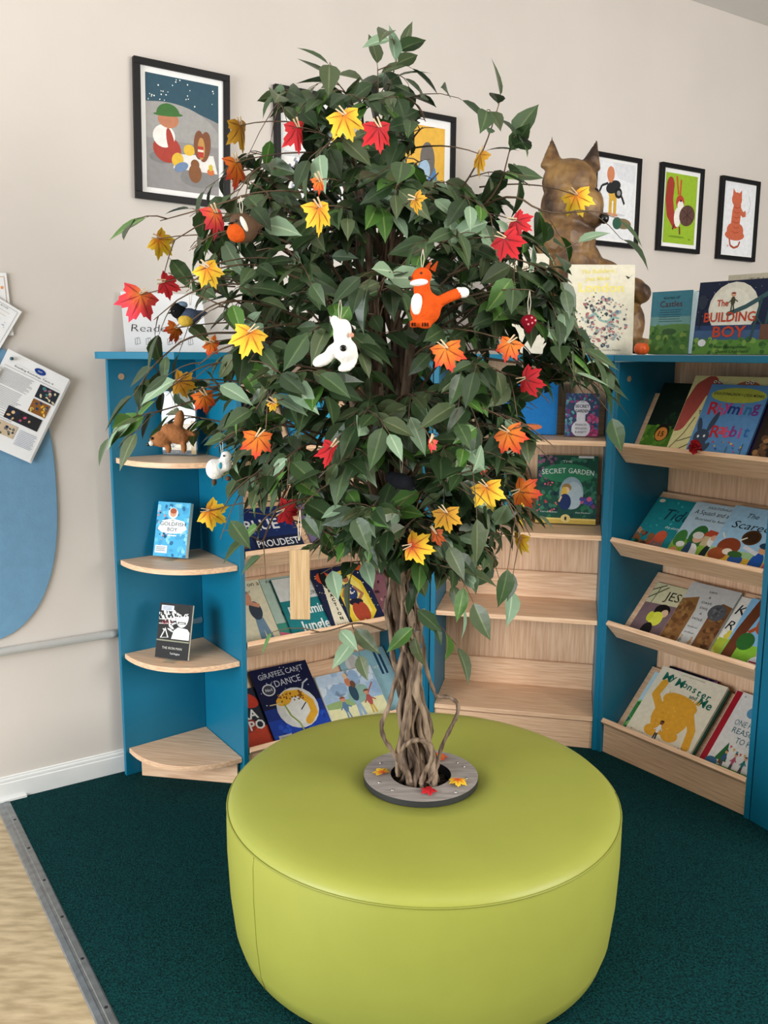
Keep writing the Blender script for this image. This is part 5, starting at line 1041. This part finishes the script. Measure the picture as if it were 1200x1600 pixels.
def a_iron(a):
    a.rect(0, 0, 1, .33, '161616'); a.dots(60, (0, .5, .5, .92), .02, ['E6E6E2', '161616'], 3, 3); a.line([(.02, .62), (.5, .64)], .012, 'E6E6E2'); a.line([(.02, .7), (.5, .72)], .012, 'E6E6E2'); a.dots(14, (.05, .62, .45, .68), .012, ['A83A4A'], 2); a.rect(.06, .86, .44, .96, 'DCE4EA'); a.lines(.1, .4, .88, .93, 3, '6A7A9A', .01)
    a.poly([(.44, .36), (.5, .52), (.62, .58), (.9, .56), (.98, .5), (.98, .36)], 'E6E6E2'); a.ell(.72, .76, .19, .18, 'E6E6E2'); a.ell(.72, .9, .2, .09, '161616'); a.line([(.54, .78), (.94, .82)], .03, '161616'); a.ell(.64, .78, .05, .035, 'E6E6E2'); a.ell(.82, .8, .05, .035, 'E6E6E2'); a.ell(.64, .78, .02, .018, '161616'); a.ell(.82, .8, .02, .018, '161616')
    a.rect(.6, .64, .84, .68, '161616'); a.rect(.63, .65, .81, .665, 'E6E6E2'); a.poly([(.1, .36), (.24, .56), (.36, .38)], 'E6E6E2'); a.poly([(.14, .37), (.24, .51), (.32, .385)], '161616'); a.rect(0, .31, 1, .335, '8A8A74'); a.text('THE IRON MAN', .5, .19, .045, 'CFCFC6', w=.6); a.text('Ted Hughes', .6, .09, .035, 'E6E6E6', w=.3)
GA = 'paperbacks on the corner unit'
for z, xr, hh, lab, cov, art in ((.790, (250, 866), .188, 'bright blue paperback with a white title cloud, on a curved corner shelf', '49AEDA', a_gold), (.456, (253, 1021), .186, 'black and white paperback with a stern face, on the lower curved corner shelf', '1C1C1C', a_iron)):
    d = ray(*xr); p = EYEP+d*((z+.004-EYE)/d.z); nin = V((-dA.normalized().y, dA.normalized().x, 0)); p = p-nin*.045
    standing(lab, p+Z*-.0005, dA, .127, hh, .02 if 'blue' in lab else .01, 15, cov, art, group=GA, hard=False)
    stand(V((p.x, p.y, z+.0004))+dA*.045-nin*.006, dA, .045, 'small clear stand holding the %s' % ('bright blue paperback' if 'blue' in lab else 'black and white paperback'))
d = ray(255, 711); p = EYEP+d*((1.1404-EYE)/d.z); ud = V((.98, -.2, 0)).normalized(); nin = V((-ud.y, ud.x, 0)); p = p-nin*.025
o = thing('sign_holder', 'clear acrylic sign holder with a picture sheet on the top corner shelf', 'sign holder', p+ud*.06)
b = MB(); b.box(p, ud*.125, nin*.05, Z*.003); b.box(p+nin*.02+Z*.0035, ud*.125, nin*.0025, Z*.215); b.box(p+nin*.027+Z*.0035, ud*.125, nin*.0025, Z*.215); b.build('holder', m_clear, o)
A = Art(p+nin*.0236+Z*.006, ud*.122, Z*.207); A.rect(0, 0, 1, 1, 'E9E9E6'); A.rect(.05, .06, .95, .5, 'BFA888'); A.dots(24, (.1, .08, .9, .34), .03, ['3A3A3E', '6A4A34', 'D8C9A8'], 4); A.rect(0, 0, 1, .06, '4A4A50'); A.rect(.86, .0, 1, .55, 'B08E5A'); A.text('once upon a time', .46, .03, .02, 'D8D8D8', w=.5)
b = MB(); b.box(p+nin*.0247+Z*.006, ud*.122, nin*.0015, Z*.207); b.build('card', MATS['white_paper'], o); A.build(o, 'picture', 'lettering')

# ------------------------------------------------------------------ on top of the bookcases
TZ = TOPZ+TOPH+.0004
p = on_plane(197, 548, wp(0, 0, .055), WN); p.z = TZ; sd = (WD*1+WN*.0).normalized(); up = (Z-WN*.16).normalized()
o = thing('card_sign', 'white card sign with black handwriting, standing on top of the corner unit', 'sign', p+sd*.15)
b = MB(); b.box(p+WN*-.0012, sd*.285, up*.198, WN*-.0012); b.build('card', MATS['white_paper'], o)
A = Art(p-WN*.001, sd*.285, up*.198); A.text('One', .22, .72, .13, '222226', w=.26, shear=.2, bold=-.015); A.text('Reader', .34, .4, .13, '222226', w=.5, shear=.2, bold=-.015)
for i in range(6):
    x0 = .12+i*.13; A.line([(x0, .12), (x0, .22), (x0+.05, .24), (x0+.06, .14), (x0, .12)], .006, '5A5A5E'); A.line([(x0+.02, .13), (x0+.03, .23)], .005, '5A5A5E')
A.build(o, 'drawing', 'lettering')
# carved bear
bp = V((.715, 3.47, TZ)); K = lambda x, y, dz=0: bp+V(((x-905)/1400*3.5, dz, (553-y)/1400*3.46))
BV = K
o = thing('carved_bear', 'brown carved wooden bear sitting on top of the bookcases behind the books', 'carving', bp)
def rx(a, b=0): return Matrix.Rotation(math.radians(a), 3, 'Y') @ Matrix.Rotation(math.radians(b), 3, 'X')
m_bear = bpy.data.materials.new('carved_wood'); m_bear.use_nodes = True; nt = m_bear.node_tree; bs = nt.nodes['Principled BSDF']; bs.inputs['Roughness'].default_value = .5
n1 = nt.nodes.new('ShaderNodeTexNoise'); n1.inputs['Scale'].default_value = 9; n1.inputs['Detail'].default_value = 6; vo = nt.nodes.new('ShaderNodeTexVoronoi'); vo.inputs['Scale'].default_value = 28
tc = nt.nodes.new('ShaderNodeTexCoord'); nt.links.new(tc.outputs['Object'], n1.inputs['Vector']); nt.links.new(tc.outputs['Object'], vo.inputs['Vector'])
rp = nt.nodes.new('ShaderNodeValToRGB'); e = rp.color_ramp.elements; e[0].color = lin('2C1B10'); e[0].position = .38; e[1].color = lin('9A7644'); e[1].position = .64; k = e.new(.48); k.color = lin('5F4226')
nt.links.new(n1.outputs['Fac'], rp.inputs[0]); nt.links.new(rp.outputs[0], bs.inputs['Base Color']); bu = nt.nodes.new('ShaderNodeBump'); bu.inputs['Strength'].default_value = .7; bu.inputs['Distance'].default_value = .01; nt.links.new(vo.outputs['Distance'], bu.inputs['Height']); nt.links.new(bu.outputs[0], bs.inputs['Normal'])
S = 3.5/1400
parts = [(K(890, 300), (41*S, 38*S, 34*S)), (K(893, 335), (45*S, 42*S, 44*S)), (K(912, 340, -.03), (27*S, 28*S, 34*S), rx(14)), (K(922, 353, -.045), (18*S, 18*S, 15*S)), (K(886, 385), (47*S, 43*S, 46*S)),
         (K(893, 425, .01), (54*S, 46*S, 50*S)), (K(898, 455, .01), (60*S, 48*S, 60*S)), (K(905, 498, .01), (66*S, 52*S, 53*S)), (K(980, 455, -.03), (28*S, 20*S, 17*S), rx(-10)), (K(945, 438, -.02), (36*S, 24*S, 26*S), rx(24)), (K(1000, 462, -.05), (14*S, 14*S, 15*S)),
         (K(985, 512, -.03), (24*S, 22*S, 38*S), rx(8)), (K(1000, 540, -.07), (30*S, 18*S, 12*S)), (K(1020, 544, -.09), (14*S, 13*S, 8*S)), (K(850, 455, -.03), (22*S, 22*S, 50*S), rx(8)), (K(855, 533, -.03), (34*S, 26*S, 18*S))]
for x, y, a in ((863, 276, -1), (918, 280, 9)):
    for i in range(8):
        t = i/7; w = (15*(1-t)+2.5)*S; parts.append((K(x+a*t, y-34*t), (w, w*.75, 7*S)))
body = blob('body', o, parts, m_bear, .006)
b = MB(); b.ball(K(936, 356, -.085), (7*S, 7*S, 8*S), nu=12, nv=8); b.build('nose', m_eye, o, smooth=True)
b = MB(); b.ball(K(924, 318, -.064), (4.5*S, 3.5*S, 6*S), nu=12, nv=8); b.build('eye', m_eye, o, smooth=True)
# books on top
def a_london(a):
    a.text('The Buildings', .44, .92, .045, 'E9DC84', w=.5, rot=3, bold=.03); a.text('that Made', .44, .845, .045, 'E9DC84', w=.36, rot=3, bold=.03); a.text('London', .5, .745, .1, 'EFE28A', w=.68, bold=.03); a.dots(26, (.08, .66, .92, .95), .007, ['EFE28A'], 2)
    rr = random.Random(9); cs_ = ['6A7A8A', 'B57A7A', '8A8A8A', 'C9A0A0', '9AAAB0', '4A4A50', 'A8666A', 'D2C2B2', '3A4A50', '8AA0A0']
    for i in range(190):
        an = rr.uniform(0, 6.28); r = rr.uniform(.10, .38); x, y = .5+r*math.cos(an), .38+r*.78*math.sin(an); l = rr.uniform(.015, .05); w_ = rr.uniform(.01, .03); c_, s_ = math.cos(an), math.sin(an)
        a.poly([(x-s_*w_, y+c_*w_*.78), (x+s_*w_, y-c_*w_*.78), (x+s_*w_*.6+c_*l, y-c_*w_*.5+s_*l*.78), (x-s_*w_*.6+c_*l, y+c_*w_*.5+s_*l*.78)], rr.choice(cs_))
        a.k -= .85
    a.line([(.32, .42), (.42, .46), (.5, .38), (.6, .36), (.7, .42), (.78, .4)], .02, '8FB5B0'); a.dots(30, (.1, .08, .9, .7), .008, ['2A2A2E', '3A5A4A'], 7); a.text('Ella Bailey - Sandra Martin', .56, .045, .022, '8A8A80', w=.5); a.poly([(.86, .88), (.9, .84), (.98, .9), (.92, .86)], '2A2A2E')
cu = V((.985, -.02, 0)).normalized()
pL = at_depth(885, 556, 3.27); pL.z = TZ
standing('cream book with a ring of tiny buildings, on top in front of the carved bear', pL, cu, .236, .315, .012, 5, 'E2DCC8', a_london, group='books standing on top')
pL = at_depth(793, 556, 3.33); pL.z = TZ
standing('cream book half hidden by leaves on top, left of the carved bear', pL, cu, .145, .36, .012, 6, 'DDD6C4', lambda a: (a.text('BRIDGES', .5, .85, .05, '8A7A5A', w=.7), a.ell(.5, .4, .3, .12, 'C2B08A')), group='books standing on top')
b = MB(); b.lathe((0, 0), [(.001, .004), (.012, .0005), (.02, .004), (.0255, .014), (.026, .024), (.022, .034), (.012, .041), (.001, .038)], 40)
pp = at_depth(1002, 556, 3.19); pp.z = TZ
for i, v in enumerate(b.v):
    a = math.atan2(v.y, v.x); rr = math.hypot(v.x, v.y)*(1+.05*math.cos(a*9)); b.v[i] = V((rr*math.cos(a), rr*math.sin(a), v.z))+pp
o = thing('pumpkin', 'tiny bright orange pumpkin on top beside the bear', 'pumpkin', pp); b.build('fruit', mat('pumpkin_orange', 'DE5A1C', rough=.35, noise=.08, scale=30), o, smooth=True)
b = MB(); b.tube([pp+Z*.037, pp+V((.002, 0, .045)), pp+V((.006, 0, .05))], [.004, .003, .0035], 7); b.build('stalk', mat('stalk_green', '5A6A2E', rough=.8, noise=.1), o, smooth=True)
def a_castle(a):
    a.rect(0, 0, 1, .45, '4E7A3A'); a.rect(0, .45, 1, .6, '6E9A9A'); a.dots(40, (0, .05, 1, .45), .05, ['3E6A34', '5F8A44', '7A9A4A'], 3); a.ell(.7, .42, .5, .06, '5A8448'); a.text('Castles', .5, .8, .1, '5A2A2A', w=.55); a.text('stories of', .5, .9, .05, '1F3A44', w=.4); a.lines(.22, .8, .52, .7, 6, '2A4A54', .008); a.ell(.5, .36, .18, .05, '3A5A34')
cD = UD.u
pL = at_depth(1012, 556, 3.235); pL.z = TZ
standing('thick blue-green castle book standing on top right of the pumpkin', pL, cD, .165, .215, .045, 2, '3F7C90', a_castle, page='C6DCE0', group='books standing on top')
def a_boy(a):
    a.rect(0, 0, 1, 1, '1A2440'); a.dots(40, (0, .4, 1, .98), .004, ['D8DCE6'], 2); a.ell(.45, .62, .3, .36, 'E4E2D6'); a.ell(.42, .6, .25, .3, 'EDEBE0'); a.rect(0, .2, 1, .4, '3E5C84'); a.rect(0, .33, 1, .4, '27406A'); a.rect(0, 0, 1, .2, '5C8A3A'); a.dots(40, (0, .0, 1, .22), .035, ['4A7A34', '7AA04A', '36602C'], 3)
    a.line([(.4, .55), (.6, .64), (.78, .76), (1, .92)], .06, '3A5A60'); a.line([(.78, .76), (.7, .2)], .04, '2F4C50'); a.line([(.9, .84), (.84, .2)], .04, '2F4C50'); a.line([(.74, .5), (.88, .3)], .02, '2F4C50'); a.rect(.8, .2, 1, .4, '6A4A3A'); a.text('The', .32, .7, .09, 'C2452A', w=.14, bold=.02); a.text('BUILDING', .42, .51, .13, 'C2452A', w=.62, bold=.02); a.text('BOY', .44, .31, .15, 'C2452A', w=.4, bold=.02)
    person(a, .44, .58, .6, '4A4A34', '3A3A30', 'D9A583', '8A2A24'); a.line([(.06, .35), (.07, .7)], .015, '20242C'); a.ell(.07, .72, .06, .1, '2A3446'); a.ell(.12, .16, .05, .05, 'E6E6E6'); a.text('Ross Montgomery', .48, .1, .04, '1F3A24', w=.4); a.text('David Litchfield', .5, .045, .04, '1F3A24', w=.38)
pL = at_depth(1080, 554, 3.07); pL.z = TZ
standing('wide dark blue book with a full moon and red title, on top at the right', pL, cD, .30, .238, .012, 6, '1A2440', a_boy, group='books standing on top')
pl2 = V(pL)-UD.n*.03+cD*.03; b = MB(); b.box(V((pl2.x, pl2.y, TZ)), cD*.18, UD.n*.028, Z*.003)
tag(b.build('book_stand', m_clear, base=pl2), 'flat clear stand foot in front of the wide moon book on top', 'stand', 'clear book stands')
pL = V(pL)+UD.n*.07+cD*.06
standing('pale card peeping up behind the wide moon book at the right edge', pL, cD, .25, .262, .006, 5, 'CFC8B4', lambda a: a.text('TALES', .5, .93, .04, '8A8066', w=.4), name='card', group='books standing on top')
# red tissue flower on the lip
o0, up, nn = tilt(UD, LIP[3], 46); fc = on_plane(1087, 696, UD.p(0, -.012, 1.2), UD.n)
o = thing('tissue_flower', 'red tissue flower fixed to the front edge of the top right shelf', 'flower', fc, None)
rf = random.Random(4); b = MB()
for i in range(26):
    a = rf.uniform(0, 6.28); e_ = rf.uniform(.1, 1.2); d = (UD.u*math.cos(a)+Z*math.sin(a))*math.sin(e_)-UD.n*math.cos(e_); s_ = d.cross(V((.3, .5, .8))).normalized(); L = rf.uniform(.022, .034); t_ = d.cross(s_)*.006
    c0 = fc+UD.n*.01; b.face([c0, c0+d*L*.6+s_*.013+t_, c0+d*L*1.0+s_*.007, c0+d*L*.88-t_, c0+d*L*1.02-s_*.008, c0+d*L*.6-s_*.013+t_])
b.build('petals', mat('red_tissue', 'B4161F', rough=.9, noise=.15, scale=90), o)
b = MB(); b.ball(fc+UD.n*.008, .008, nu=8, nv=6); b.build('heart', MATS['red_tissue'], o)
for o in list(bpy.data.objects):
    if '_b' in o: del o['_b']
